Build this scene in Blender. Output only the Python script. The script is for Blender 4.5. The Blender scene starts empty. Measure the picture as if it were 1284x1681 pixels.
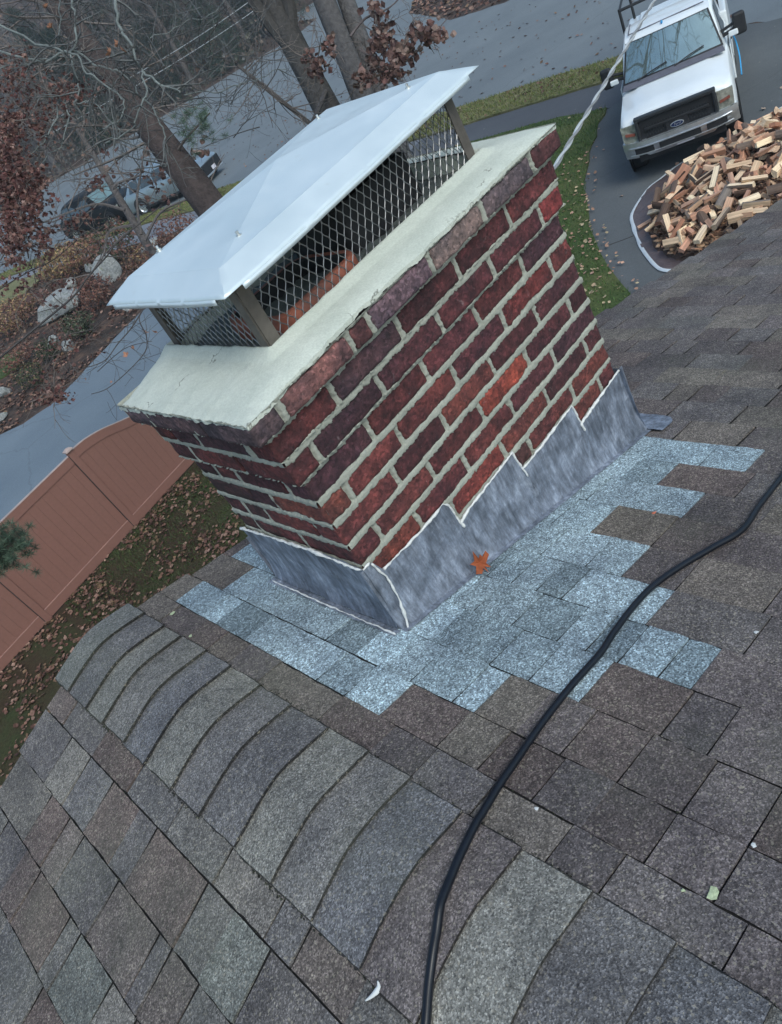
import bpy, bmesh, math, random
from mathutils import Vector, Matrix, noise
rad = math.radians
PI = math.pi

# ------------------------------------------------------------------ camera, sky, sun, exposure
SC = bpy.context.scene
COL = SC.collection
CAMR = [[0.600966, -0.662229, -0.44754], [-0.702576, -0.170712, -0.690828], [0.381086, 0.729596, -0.567859]]
CAMC = Vector((-0.53853, -1.29221, 0.57577))
FPX = 1260.71
cd = bpy.data.cameras.new('camera')
cam = bpy.data.objects.new('camera', cd); COL.objects.link(cam)
cd.sensor_fit = 'VERTICAL'; cd.sensor_height = 36.0
cd.lens = FPX / 1681.0 * 36.0
cd.clip_start = 0.02; cd.clip_end = 2000
_r, _d, _f = [Vector(v) for v in CAMR]
cam.matrix_world = Matrix(((_r.x, -_d.x, -_f.x, CAMC.x), (_r.y, -_d.y, -_f.y, CAMC.y), (_r.z, -_d.z, -_f.z, CAMC.z), (0, 0, 0, 1)))
SC.camera = cam
SUN_EL, SUN_AZ = rad(48), rad(258)      # azimuth of the sun measured counter-clockwise from +X
w = bpy.data.worlds.new('World'); SC.world = w; w.use_nodes = True
nt = w.node_tree; bg = nt.nodes['Background']
sky = nt.nodes.new('ShaderNodeTexSky'); sky.sky_type = 'NISHITA'; sky.sun_disc = False
sky.sun_elevation = SUN_EL; sky.sun_rotation = PI / 2 - SUN_AZ
sky.air_density = 1.0; sky.dust_density = 2.5; sky.ozone_density = 1.0
mx_ = nt.nodes.new('ShaderNodeMix'); mx_.data_type = 'RGBA'; mx_.blend_type = 'MULTIPLY'; mx_.inputs[0].default_value = 1.0
mx_.inputs[7].default_value = (0.92, 1.035, 1.02, 1.0)          # thin overcast: greyer, slightly green-blue daylight
nt.links.new(sky.outputs[0], mx_.inputs[6]); nt.links.new(mx_.outputs[2], bg.inputs[0]); bg.inputs[1].default_value = 0.15
sd = bpy.data.lights.new('sun', 'SUN'); sun = bpy.data.objects.new('sun', sd); COL.objects.link(sun)
sd.energy = 0.95; sd.angle = rad(25); sd.color = (1.0, 1.0, 0.97)
_v = Vector((math.cos(SUN_AZ) * math.cos(SUN_EL), math.sin(SUN_AZ) * math.cos(SUN_EL), math.sin(SUN_EL)))
sun.rotation_euler = _v.to_track_quat('Z', 'Y').to_euler()
SC.view_settings.view_transform = 'Standard'; SC.view_settings.look = 'None'
SC.view_settings.gamma = 1.0; SC.view_settings.exposure = 0.48
SC.render.engine = 'CYCLES'

GZ = -5.6            # ground height (chimney top is z = 0)
LX, LY = 1.0165, 0.502
CH = 0.0677          # brick course height

def ray(u, v):
    return _r * ((u - 642) / FPX) + _d * ((v - 840.5) / FPX) + _f
def at(u, v, t):
    return CAMC + ray(u, v) * t
def onz(u, v, z):
    d = ray(u, v); return CAMC + d * ((z - CAMC.z) / d.z)
def gp(u, v):
    p = onz(u, v, GZ); return (p.x, p.y)

# ------------------------------------------------------------------ object helpers
def tag(o, label=None, cat=None, group=None, kind=None):
    if label: o['label'] = label
    if cat: o['category'] = cat
    if group: o['group'] = group
    if kind: o['kind'] = kind
    return o
def empty(name, loc=(0, 0, 0), rz=0.0):
    o = bpy.data.objects.new(name, None); COL.objects.link(o)
    o.location = loc; o.rotation_euler = (0, 0, rz); o.empty_display_size = 0.2
    return o

class MB:
    """collects verts, faces, per-face colours"""
    def __init__(s): s.v = []; s.f = []; s.c = []; s.m = []
    def add(s, vs, fs, col=None, mi=0):
        b = len(s.v); s.v.extend(vs)
        for f in fs: s.f.append(tuple(i + b for i in f)); s.c.append(col); s.m.append(mi)
    def box(s, c, d, rot=None, col=None, taper=1.0, bev=0.0):
        hx, hy, hz = d[0] / 2, d[1] / 2, d[2] / 2
        vs = []
        for sz in (-1, 1):
            k = taper if sz > 0 else 1.0
            for sx, sy in ((-1, -1), (1, -1), (1, 1), (-1, 1)): vs.append(Vector((sx * hx * k, sy * hy * k, sz * hz)))
        if rot is not None: vs = [rot @ v for v in vs]
        vs = [tuple(v + Vector(c)) for v in vs]
        s.add(vs, [(3, 2, 1, 0), (4, 5, 6, 7), (0, 1, 5, 4), (1, 2, 6, 5), (2, 3, 7, 6), (3, 0, 4, 7)], col)
    def quad(s, a, b, c, d, col=None): s.add([tuple(a), tuple(b), tuple(c), tuple(d)], [(0, 1, 2, 3)], col)
    def tube(s, pts, rads, n=6, col=None, cap=True):
        pts = [Vector(p) for p in pts]; m = len(pts)
        if isinstance(rads, (int, float)): rads = [rads] * m
        vs = []; up = None
        for i, p in enumerate(pts):
            t = (pts[min(i + 1, m - 1)] - pts[max(i - 1, 0)])
            if t.length < 1e-9: t = Vector((0, 0, 1))
            t.normalize()
            if up is None:
                up = Vector((0, 0, 1)) if abs(t.z) < 0.9 else Vector((1, 0, 0))
            a = t.cross(up)
            if a.length < 1e-6: a = t.cross(Vector((0, 1, 0)))
            a.normalize(); b = a.cross(t).normalized(); up = b
            for k in range(n):
                an = 2 * PI * k / n
                vs.append(tuple(p + (a * math.cos(an) + b * math.sin(an)) * rads[i]))
        fs = []
        for i in range(m - 1):
            for k in range(n):
                k2 = (k + 1) % n
                fs.append((i * n + k, (i + 1) * n + k, (i + 1) * n + k2, i * n + k2))
        if cap: fs.append(tuple(range(n))); fs.append(tuple(reversed(range((m - 1) * n, m * n))))
        s.add(vs, fs, col)
    def lathe(s, prof, n=24, M=None, col=None):
        vs = []
        for (r, z) in prof:
            for k in range(n):
                a = 2 * PI * k / n; vs.append(Vector((r * math.cos(a), r * math.sin(a), z)))
        if M is not None: vs = [M @ v for v in vs]
        fs = []
        for i in range(len(prof) - 1):
            for k in range(n):
                k2 = (k + 1) % n; fs.append((i * n + k, i * n + k2, (i + 1) * n + k2, (i + 1) * n + k))
        s.add([tuple(v) for v in vs], fs, col)
    def build(s, name, mat, parent=None, smooth=False, col_attr=False, bevel=0.0, solid=0.0, parent_inv=True, segs=2, auto=None):
        used = set(i for f in s.f for i in f)
        if len(used) < len(s.v):
            mp = {}; nv = []
            for i, v in enumerate(s.v):
                if i in used: mp[i] = len(nv); nv.append(v)
            s.v = nv; s.f = [tuple(mp[i] for i in f) for f in s.f]
        me = bpy.data.meshes.new(name); me.from_pydata(s.v, [], s.f)
        if col_attr or any(c is not None for c in s.c):
            a = me.color_attributes.new('Col', 'FLOAT_COLOR', 'CORNER')
            buf = []
            for f, c in zip(s.f, s.c):
                c = c or (0.5, 0.5, 0.5)
                buf.extend((c[0], c[1], c[2], 1.0) * len(f))
            a.data.foreach_set('color', buf)
        mats = mat if isinstance(mat, (list, tuple)) else [mat]
        for m in mats: me.materials.append(m)
        if len(mats) > 1: me.polygons.foreach_set('material_index', s.m)
        if smooth: me.polygons.foreach_set('use_smooth', [True] * len(me.polygons))
        me.update()
        o = bpy.data.objects.new(name, me); COL.objects.link(o)
        if parent is not None: o.parent = parent
        if solid: md = o.modifiers.new('s', 'SOLIDIFY'); md.thickness = solid; md.offset = 0
        if bevel:
            md = o.modifiers.new('b', 'BEVEL'); md.width = bevel; md.segments = segs; md.limit_method = 'ANGLE'; md.angle_limit = rad(35)
        if auto:
            me.polygons.foreach_set('use_smooth', [True] * len(me.polygons))
            try: me.set_sharp_from_angle(angle=rad(auto))
            except Exception: pass
        return o

def copy_tree(o, parent=None):
    c = o.copy(); COL.objects.link(c)
    if parent is not None: c.parent = parent
    for ch in [x for x in bpy.data.objects if x.parent == o]: copy_tree(ch, c)
    return c

def grid(mb, nu, nv, fn, col=None, closed=False):
    vs = []
    for j in range(nv + 1):
        for i in range(nu + 1): vs.append(tuple(fn(i / nu, j / nv)))
    fs = []
    for j in range(nv):
        for i in range(nu):
            a = j * (nu + 1) + i; fs.append((a, a + 1, a + nu + 2, a + nu + 1))
    mb.add(vs, fs, col)

# ------------------------------------------------------------------ materials
def newmat(name):
    m = bpy.data.materials.new(name); m.use_nodes = True
    N = m.node_tree; b = N.nodes['Principled BSDF']
    return m, N, b
def lnk(N, a, b): N.links.new(a, b)
def tex_noise(N, scale, detail=4, rough=0.6, coord='Object', dist=0.0, vec=None):
    t = N.nodes.new('ShaderNodeTexNoise'); t.inputs['Scale'].default_value = scale; t.inputs['Detail'].default_value = detail
    t.inputs['Roughness'].default_value = rough; t.inputs['Distortion'].default_value = dist
    if vec is None:
        c = N.nodes.new('ShaderNodeTexCoord'); vec = c.outputs[coord]
    lnk(N, vec, t.inputs['Vector']); return t
def ramp(N, inp, stops):
    r = N.nodes.new('ShaderNodeValToRGB'); e = r.color_ramp.elements
    e[0].position, e[0].color = stops[0][0], tuple(stops[0][1]) + (1,)
    e[1].position, e[1].color = stops[-1][0], tuple(stops[-1][1]) + (1,)
    for p, c in stops[1:-1]:
        x = e.new(p); x.color = tuple(c) + (1,)
    lnk(N, inp, r.inputs[0]); return r
def mix(N, mode, fac, a, b):
    m = N.nodes.new('ShaderNodeMix'); m.data_type = 'RGBA'; m.blend_type = mode
    for s, v in ((m.inputs[0], fac), (m.inputs[6], a), (m.inputs[7], b)):
        if hasattr(v, 'links') or hasattr(v, 'is_linked'): lnk(N, v, s)
        elif isinstance(v, (int, float)): s.default_value = v
        else: s.default_value = tuple(v) + (1,)
    return m.outputs[2]
def bump(N, b, h, strength=0.5, dist=0.01):
    n = N.nodes.new('ShaderNodeBump'); n.inputs['Strength'].default_value = strength; n.inputs['Distance'].default_value = dist
    lnk(N, h, n.inputs['Height']); lnk(N, n.outputs[0], b.inputs['Normal']); return n
def g3(v): return (v, v, v)
def simple(name, c, rough=0.6, metal=0.0, var=0.15, scale=8.0, bmp=0.0, bscale=None, spec=0.5, coat=0.0):
    m, N, b = newmat(name)
    t = tex_noise(N, scale, 5)
    lo = tuple(x * (1 - var) for x in c); hi = tuple(min(1, x * (1 + var)) for x in c)
    r = ramp(N, t.outputs[0], [(0.3, lo), (0.7, hi)])
    lnk(N, r.outputs[0], b.inputs['Base Color'])
    b.inputs['Roughness'].default_value = rough; b.inputs['Metallic'].default_value = metal
    b.inputs['Specular IOR Level'].default_value = spec
    b.inputs['Coat Weight'].default_value = coat; b.inputs['Coat Roughness'].default_value = 0.06
    if bmp:
        t2 = tex_noise(N, bscale or scale * 4, 4); bump(N, b, t2.outputs[0], bmp, 0.005)
    return m
def attr_mat(name, rough=0.9, var=0.25, scale=20, bmp=0.3, bscale=60, bdist=0.003, spec=0.3, hue=None):
    m, N, b = newmat(name)
    a = N.nodes.new('ShaderNodeAttribute'); a.attribute_name = 'Col'
    t = tex_noise(N, scale, 6, 0.65)
    r = ramp(N, t.outputs[0], [(0.25, g3(1 - var)), (0.75, g3(1 + var))])
    o = mix(N, 'MULTIPLY', 1.0, a.outputs['Color'], r.outputs[0])
    lnk(N, o, b.inputs['Base Color']); b.inputs['Roughness'].default_value = rough
    b.inputs['Specular IOR Level'].default_value = spec
    if bmp: t2 = tex_noise(N, bscale, 5); bump(N, b, t2.outputs[0], bmp, bdist)
    return m

def shingle_mat(name, contrast=1.0, warm=True, gscale=400):
    m, N, b = newmat(name)
    a = N.nodes.new('ShaderNodeAttribute'); a.attribute_name = 'Col'
    tc = N.nodes.new('ShaderNodeTexCoord')
    v = N.nodes.new('ShaderNodeTexVoronoi'); v.inputs['Scale'].default_value = gscale; lnk(N, tc.outputs['Object'], v.inputs['Vector'])
    sep = N.nodes.new('ShaderNodeSeparateColor'); lnk(N, v.outputs['Color'], sep.inputs[0])
    k = contrast
    r1 = ramp(N, sep.outputs[0], [(0.0, g3(max(.1, 1 - 0.6 * k))), (0.45, g3(1 - 0.15 * k)), (0.8, g3(1 + 0.25 * k)), (1.0, g3(1 + 1.2 * k))])
    c1 = mix(N, 'MULTIPLY', 1.0, a.outputs['Color'], r1.outputs[0])
    v2 = N.nodes.new('ShaderNodeTexVoronoi'); v2.inputs['Scale'].default_value = 300; lnk(N, tc.outputs['Object'], v2.inputs['Vector'])
    sep2 = N.nodes.new('ShaderNodeSeparateColor'); lnk(N, v2.outputs['Color'], sep2.inputs[0])
    if warm:
        f2 = ramp(N, sep2.outputs[1], [(0.90, g3(0)), (0.97, g3(0.5))])
        c1 = mix(N, 'MIX', f2.outputs[0], c1, (0.34, 0.31, 0.25))
        f3 = ramp(N, sep2.outputs[2], [(0.90, g3(0)), (0.96, g3(0.55))])
        c1 = mix(N, 'MIX', f3.outputs[0], c1, (0.035, 0.034, 0.036))
    t = tex_noise(N, 5, 6, 0.65)
    r2 = ramp(N, t.outputs[0], [(0.3, (0.66, 0.66, 0.69)), (0.7, (1.28, 1.26, 1.22))])
    c2 = mix(N, 'MULTIPLY', 1.0, c1, r2.outputs[0])
    t3 = tex_noise(N, 60, 4, 0.7)
    r3 = ramp(N, t3.outputs[0], [(0.3, g3(0.72)), (0.7, g3(1.28))])
    c3 = mix(N, 'MULTIPLY', 1.0, c2, r3.outputs[0])
    if warm:
        tm = tex_noise(N, 2.3, 5, 0.6)
        fm = ramp(N, tm.outputs[0], [(0.52, g3(0)), (0.72, g3(0.35))])
        c3 = mix(N, 'MIX', fm.outputs[0], c3, (0.085, 0.095, 0.07))
    lnk(N, c3, b.inputs['Base Color']); b.inputs['Roughness'].default_value = 0.9
    b.inputs['Specular IOR Level'].default_value = 0.25
    bump(N, b, v.outputs['Distance'], 0.5, 0.002)
    return m

M = {}
M['shingle'] = shingle_mat('weathered_shingle', 0.85)
M['shingle_new'] = shingle_mat('new_blue_grey_shingle', 1.0, False, 340)
def brick_mat():
    m, N, b = newmat('old_red_brick')
    a = N.nodes.new('ShaderNodeAttribute'); a.attribute_name = 'Col'
    t = tex_noise(N, 26, 6, 0.7, dist=0.4)
    r = ramp(N, t.outputs[0], [(0.3, (0.34, 0.38, 0.44)), (0.5, (0.92, 0.92, 0.95)), (0.72, (1.6, 1.5, 1.5))])
    c = mix(N, 'MULTIPLY', 1.0, a.outputs['Color'], r.outputs[0])
    t2 = tex_noise(N, 70, 4, 0.7)
    f = ramp(N, t2.outputs[0], [(0.60, g3(0)), (0.70, g3(0.8))])
    c = mix(N, 'MIX', f.outputs[0], c, (0.03, 0.022, 0.024))
    t3 = tex_noise(N, 38, 5, 0.75, dist=0.8)
    f3 = ramp(N, t3.outputs[0], [(0.63, g3(0)), (0.76, g3(0.55))])
    c = mix(N, 'MIX', f3.outputs[0], c, (0.34, 0.29, 0.29))
    vp = N.nodes.new('ShaderNodeTexVoronoi'); vp.inputs['Scale'].default_value = 150; tcv = N.nodes.new('ShaderNodeTexCoord'); lnk(N, tcv.outputs['Object'], vp.inputs['Vector'])
    sp_ = N.nodes.new('ShaderNodeSeparateColor'); lnk(N, vp.outputs['Color'], sp_.inputs[0])
    rp = ramp(N, sp_.outputs[0], [(0.0, g3(0.55)), (0.25, g3(0.9)), (0.8, g3(1.1)), (1.0, g3(1.7))]); c = mix(N, 'MULTIPLY', 1.0, c, rp.outputs[0])
    t6 = tex_noise(N, 8, 5, 0.7); r6 = ramp(N, t6.outputs[0], [(0.35, (0.55, 0.6, 0.72)), (0.6, (1.15, 1.08, 1.05))]); c = mix(N, 'MULTIPLY', 1.0, c, r6.outputs[0])
    lnk(N, c, b.inputs['Base Color']); b.inputs['Roughness'].default_value = 0.8
    t4 = tex_noise(N, 130, 5, 0.7); bump(N, b, t4.outputs[0], 0.9, 0.006)
    return m
M['brick'] = brick_mat()
def mortar_mat(name, c0, c1, crack=False, bs=140, bd=0.002):
    m, N, b = newmat(name)
    t = tex_noise(N, 9, 6, 0.65)
    r = ramp(N, t.outputs[0], [(0.3, c0), (0.7, c1)])
    c = r.outputs[0]
    t2 = tex_noise(N, 220, 3, 0.7)
    r2 = ramp(N, t2.outputs[0], [(0.3, g3(0.88)), (0.7, g3(1.1))]); c = mix(N, 'MULTIPLY', 1.0, c, r2.outputs[0])
    if crack:
        tc = N.nodes.new('ShaderNodeTexCoord')
        tn = tex_noise(N, 14, 4)
        va = N.nodes.new('ShaderNodeMixRGB'); va.inputs[0].default_value = 0.12
        lnk(N, tc.outputs['Object'], va.inputs[1]); lnk(N, tn.outputs['Color'], va.inputs[2])
        v = N.nodes.new('ShaderNodeTexVoronoi'); v.feature = 'DISTANCE_TO_EDGE'; v.inputs['Scale'].default_value = 5.5
        lnk(N, va.outputs[0], v.inputs['Vector'])
        rr = ramp(N, v.outputs['Distance'], [(0.004, g3(1)), (0.012, g3(0))])
        tn2 = tex_noise(N, 4.5, 2); gate = ramp(N, tn2.outputs[0], [(0.56, g3(0)), (0.6, g3(1))])
        f = mix(N, 'MULTIPLY', 1.0, rr.outputs[0], gate.outputs[0])
        f = mix(N, 'MULTIPLY', 1.0, f, (0.75, 0.75, 0.75))
        c = mix(N, 'MIX', f, c, (0.12, 0.12, 0.1))
        tn3 = tex_noise(N, 55, 3, 0.6); sp = ramp(N, tn3.outputs[0], [(0.74, g3(0)), (0.78, g3(0.8))])
        c = mix(N, 'MIX', sp.outputs[0], c, (0.16, 0.15, 0.12))
    lnk(N, c, b.inputs['Base Color']); b.inputs['Roughness'].default_value = 0.88
    b.inputs['Specular IOR Level'].default_value = 0.25
    t4 = tex_noise(N, bs, 5, 0.7); bump(N, b, t4.outputs[0], 0.5, bd)
    return m
M['mortar'] = mortar_mat('mortar', (0.25, 0.26, 0.225), (0.36, 0.37, 0.32), False, 110, 0.005)
M['crown'] = mortar_mat('mortar_crown', (0.44, 0.475, 0.42), (0.54, 0.57, 0.51), True)
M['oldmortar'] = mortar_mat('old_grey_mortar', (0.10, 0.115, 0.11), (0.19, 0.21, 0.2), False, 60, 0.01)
M['caulk'] = simple('white_sealant', (0.62, 0.63, 0.62), 0.5, var=0.15, scale=60, bmp=0.4, bscale=90)
def lead_mat():
    m, N, b = newmat('lead_flashing')
    tc = N.nodes.new('ShaderNodeTexCoord'); mp = N.nodes.new('ShaderNodeMapping'); mp.inputs['Scale'].default_value = (1.0, 1.0, 0.35); mp.inputs['Rotation'].default_value = (0.3, 0.45, 0.0)
    lnk(N, tc.outputs['Object'], mp.inputs[0])
    t = tex_noise(N, 11, 5, 0.6, dist=0.2)
    r = ramp(N, t.outputs[0], [(0.3, (0.10, 0.118, 0.150)), (0.5, (0.17, 0.195, 0.245)), (0.7, (0.27, 0.305, 0.375))])
    t2 = tex_noise(N, 46, 5, 0.75, dist=0.1, vec=mp.outputs[0])
    r2 = ramp(N, t2.outputs[0], [(0.3, g3(0.62)), (0.5, g3(0.98)), (0.68, g3(1.5))])
    c = mix(N, 'MULTIPLY', 1.0, r.outputs[0], r2.outputs[0])
    mp2 = N.nodes.new('ShaderNodeMapping'); mp2.inputs['Scale'].default_value = (1.0, 1.0, 0.10); mp2.inputs['Rotation'].default_value = (0.15, 0.30, 0.0); lnk(N, tc.outputs['Object'], mp2.inputs[0])
    t7 = tex_noise(N, 95, 4, 0.6, vec=mp2.outputs[0]); r7 = ramp(N, t7.outputs[0], [(0.3, g3(0.68)), (0.7, g3(1.36))]); c = mix(N, 'MULTIPLY', 1.0, c, r7.outputs[0])
    t5 = tex_noise(N, 21, 6, 0.7, dist=0.3, vec=mp.outputs[0]); f = ramp(N, t5.outputs[0], [(0.60, g3(0)), (0.70, g3(0.55))])
    c = mix(N, 'MIX', f.outputs[0], c, (0.42, 0.46, 0.54))
    lnk(N, c, b.inputs['Base Color']); b.inputs['Roughness'].default_value = 0.5; b.inputs['Metallic'].default_value = 0.2
    t3 = tex_noise(N, 30, 5, 0.65); bump(N, b, t3.outputs[0], 0.6, 0.012)
    return m
M['lead'] = lead_mat()
def lid_mat():
    m, N, b = newmat('galvanised_lid')
    t = tex_noise(N, 4.5, 5, 0.6); r = ramp(N, t.outputs[0], [(0.3, (0.56, 0.645, 0.675)), (0.7, (0.68, 0.755, 0.78))])
    t2 = tex_noise(N, 11, 3, 0.5); f = ramp(N, t2.outputs[0], [(0.68, g3(0)), (0.76, g3(0.3))])
    c = mix(N, 'MIX', f.outputs[0], r.outputs[0], (0.48, 0.48, 0.45))
    lnk(N, c, b.inputs['Base Color']); b.inputs['Metallic'].default_value = 0.35
    t3 = tex_noise(N, 18, 4); rr = ramp(N, t3.outputs[0], [(0.3, g3(0.34)), (0.7, g3(0.5))]); lnk(N, rr.outputs[0], b.inputs['Roughness'])
    t4 = tex_noise(N, 5, 3); bump(N, b, t4.outputs[0], 0.15, 0.02)
    return m
M['lid'] = lid_mat()
M['mesh'] = simple('galvanised_mesh', (0.22, 0.22, 0.225), 0.38, 0.8, var=0.3, scale=30)
M['post'] = simple('oxidised_steel', (0.12, 0.105, 0.092), 0.6, 0.3, var=0.4, scale=14, bmp=0.2)
M['bolt'] = simple('zinc_bolt', (0.6, 0.6, 0.58), 0.3, 0.9)
def clay():
    m, N, b = newmat('clay_flue')
    t = tex_noise(N, 14, 6, 0.7); r = ramp(N, t.outputs[0], [(0.3, (0.12, 0.06, 0.05)), (0.55, (0.32, 0.10, 0.06)), (0.75, (0.24, 0.14, 0.12))])
    lnk(N, r.outputs[0], b.inputs['Base Color']); b.inputs['Roughness'].default_value = 0.8
    return m
M['clay'] = clay()
M['soot'] = simple('soot_and_shadow_black', (0.018, 0.018, 0.02), 0.8, var=0.4, scale=12)  # flue soot; also colours the painted shadow strips on the fence
M['rubber'] = simple('black_cable', (0.007, 0.009, 0.014), 0.3, var=0.2, scale=60, spec=0.35)
M['wood_trim'] = simple('painted_trim', (0.30, 0.28, 0.26), 0.6)
M['siding'] = simple('house_siding', (0.45, 0.44, 0.40), 0.7)
M['leafmat'] = attr_mat('dry_leaf', 0.75, 0.35, 40, 0.2, 80)
M['bark'] = attr_mat('tree_bark', 0.95, 0.45, 9, 0.9, 16, 0.05)
M['twig'] = attr_mat('twig_bark', 0.95, 0.35, 12, 0.0)
M['needle'] = attr_mat('needles', 0.8, 0.3, 6, 0.0)
# ------------------------------------------------------------------ the house: roof slopes, ridge caps, walls
SL = 0.283233; XR = -0.4668; ZRIDGE = -0.685 - SL * XR
YR = 0.85                                   # rake edge
def zR(x): return -0.685 - SL * x
def zL(x): return ZRIDGE + SL * (x - XR)
def zroof(x): return min(zR(x), zL(x))
def zcap(x): return ZRIDGE - SL * math.sqrt((x - XR) ** 2 + 0.0025) + 0.008
def surf(x):
    return max(zroof(x) + 0.006, zcap(x) + 0.004) if -0.61 < x < -0.32 else zroof(x) + 0.006
def on_roof(u, v, lift=0.0):
    d = ray(u, v); t = 0.3
    while t < 12:
        p = CAMC + d * t
        if p.z < surf(p.x) + lift: return p
        t += 0.002
    return p

house = tag(empty('house', (1.0, -1.5, GZ)), 'house whose weathered grey shingle roof the brick chimney rises from', 'house')
def hparent(o):
    o.parent = house; o.matrix_parent_inverse = Matrix.Translation((-1.0, 1.5, -GZ)); return o

rng = random.Random(7)
def warm(L, k=(1.13, 1.03, 0.95)): return [(a * k[0], b * k[1], c * k[2]) for a, b, c in L]
OLD = [(0.125, 0.128, 0.136), (0.104, 0.106, 0.114), (0.135, 0.138, 0.138), (0.118, 0.104, 0.104), (0.102, 0.088, 0.088), (0.128, 0.146, 0.145), (0.108, 0.114, 0.124), (0.160, 0.165, 0.162), (0.094, 0.096, 0.106), (0.120, 0.112, 0.112), (0.112, 0.118, 0.122)]
OLDR = [(0.104, 0.099, 0.108), (0.088, 0.082, 0.088), (0.114, 0.110, 0.108), (0.096, 0.086, 0.089), (0.106, 0.108, 0.118), (0.126, 0.123, 0.119), (0.090, 0.088, 0.097), (0.102, 0.101, 0.110)]
OLD = warm(OLD); OLDR = warm(OLDR)
NEW = [(0.27, 0.345, 0.39), (0.225, 0.292, 0.332), (0.245, 0.315, 0.357), (0.29, 0.375, 0.425), (0.175, 0.228, 0.258), (0.24, 0.308, 0.346), (0.255, 0.328, 0.37), (0.23, 0.298, 0.338)]
def course(mb, zf, xu, xb, y1, y0, cuts, pal, seed, tmin=0.0035, tooth=0.003, gap=0.0022, wmin=0.08, wmax=0.23):
    """one course of laminated shingles from y1 (high y) down to y0; cuts: forced joints"""
    r = random.Random(seed); sgn = 1 if xb > xu else -1
    y = y1; up = r.random() < 0.5; last = None; gp_ = 0.0
    marks = sorted([c for c in cuts if y0 < c < y1], reverse=True) + [y0]
    mi = 0
    while y > y0 + 1e-4:
        wd = r.uniform(wmin, wmax); e = y - wd; forced = False
        if e <= marks[mi] + 0.05: e = marks[mi]; mi += 1; forced = True
        c = r.choice(pal)
        while c == last: c = r.choice(pal)
        last = c; k = r.uniform(0.86, 1.14); c = tuple(q * k for q in c)
        t = tmin + (tooth if up else 0) + r.uniform(0, 0.001)
        g = gap if (forced or r.random() < 0.62) else 0.0
        ya, yb = y - gp_ / 2, e + g / 2; gp_ = g
        n = max(2, int((ya - yb) / 0.022))
        sk = r.uniform(-0.0012, 0.0012)
        top = []; bot = []; low = []
        for i in range(n + 1):
            yy = ya + (yb - ya) * i / n
            jx = xb + sgn * (noise.noise(Vector((xb * 3, yy * 38, seed))) * 0.0035 + sk)
            jj = noise.noise(Vector((xb * 7, yy * 16, 3.0))) * 0.0012
            xq = xu + sgn * (0.0040 + 0.0018 * noise.noise(Vector((xu * 3, yy * 45, 1.0))))
            top.append((xq, yy, zf(xq) + 0.0004))
            bot.append((jx, yy, zf(jx) + t + jj)); low.append((jx, yy, zf(jx) - 0.003))
        vs = top + bot + low; fs = []; fb_ = []
        for i in range(n):
            a, b_, c_, d_ = i, i + 1, n + 1 + i + 1, n + 1 + i
            fs.append((a, b_, c_, d_) if sgn < 0 else (d_, c_, b_, a))
            a, b_, c_, d_ = n + 1 + i, n + 2 + i, 2 * n + 3 + i, 2 * n + 2 + i
            fb_.append((a, b_, c_, d_) if sgn < 0 else (d_, c_, b_, a))
        fs.append((0, n + 1, 2 * n + 2)); fs.append((n, 2 * n + 1, 3 * n + 2))
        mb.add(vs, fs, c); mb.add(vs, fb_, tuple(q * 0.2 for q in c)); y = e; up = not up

# right slope (falls along +X, carries the chimney)
xb = [-0.2445, -0.140, -0.018, 0.107, 0.232, 0.358, 0.490, 0.626, 0.752, 0.878, 1.002]
rows = [(-0.345, xb[0])] + [(xb[i], xb[i + 1]) for i in range(10)]
x = xb[-1]
while x < 5.2: rows.append((x, x + 0.1275)); x += 0.1275
blue = {1: (-0.18, 0.752), 2: (-0.352, 0.65), 3: (-0.515, 0.80), 4: (-0.675, 0.80), 5: (-0.505, 0.79), 6: (-0.366, 0.8), 7: (-0.19, 0.78), 8: (-0.367, 0.8), 9: (-0.222, 0.79), 10: (-0.406, 0.8)}
joints = {0: (0.54, 0.427, 0.176, -0.066, -0.357, -0.507, -0.764), 1: (-0.347, -0.578), 2: (-0.56,), 3: (-0.684,), 4: (), 6: (-0.50, -0.69)}
mo = MB(); mn = MB()
for k, (a, b_) in enumerate(rows):
    yr = YR + 0.012 * math.sin(k * 2.1)
    if k in blue:
        lo, hi = blue[k]
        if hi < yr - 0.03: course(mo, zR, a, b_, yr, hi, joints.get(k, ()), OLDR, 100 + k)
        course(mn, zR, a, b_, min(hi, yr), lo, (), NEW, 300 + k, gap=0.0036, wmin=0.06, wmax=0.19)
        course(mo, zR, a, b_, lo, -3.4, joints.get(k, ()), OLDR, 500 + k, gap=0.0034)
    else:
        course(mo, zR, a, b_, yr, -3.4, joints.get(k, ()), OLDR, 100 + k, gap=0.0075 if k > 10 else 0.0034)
hparent(mo.build('roof_slope', M['shingle']))['label'] = 'brownish weathered shingle slope around the chimney'
hparent(mn.build('shingle_patch', M['shingle_new']))['label'] = 'new pale blue-grey shingles woven in around the chimney'
# left slope
ml = MB(); edges = [-0.580, -0.6865, -0.815, -0.942, -1.068]
while edges[-1] > -3.6: edges.append(edges[-1] - 0.127)
jl = {0: (-0.103, -0.368, 0.511, 0.30), 1: (0.652, 0.376, 0.14, -0.086, -0.309), 2: (0.591, 0.371, 0.17, -0.083, -0.317), 3: (0.458, 0.197, -0.087), 4: (0.222,)}
for k in range(len(edges) - 1):
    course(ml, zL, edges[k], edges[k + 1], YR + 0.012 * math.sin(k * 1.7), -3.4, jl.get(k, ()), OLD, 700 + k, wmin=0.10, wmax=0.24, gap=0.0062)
hparent(ml.build('roof_slope', M['shingle']))['label'] = 'grey weathered shingle slope on the near side of the ridge'
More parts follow.
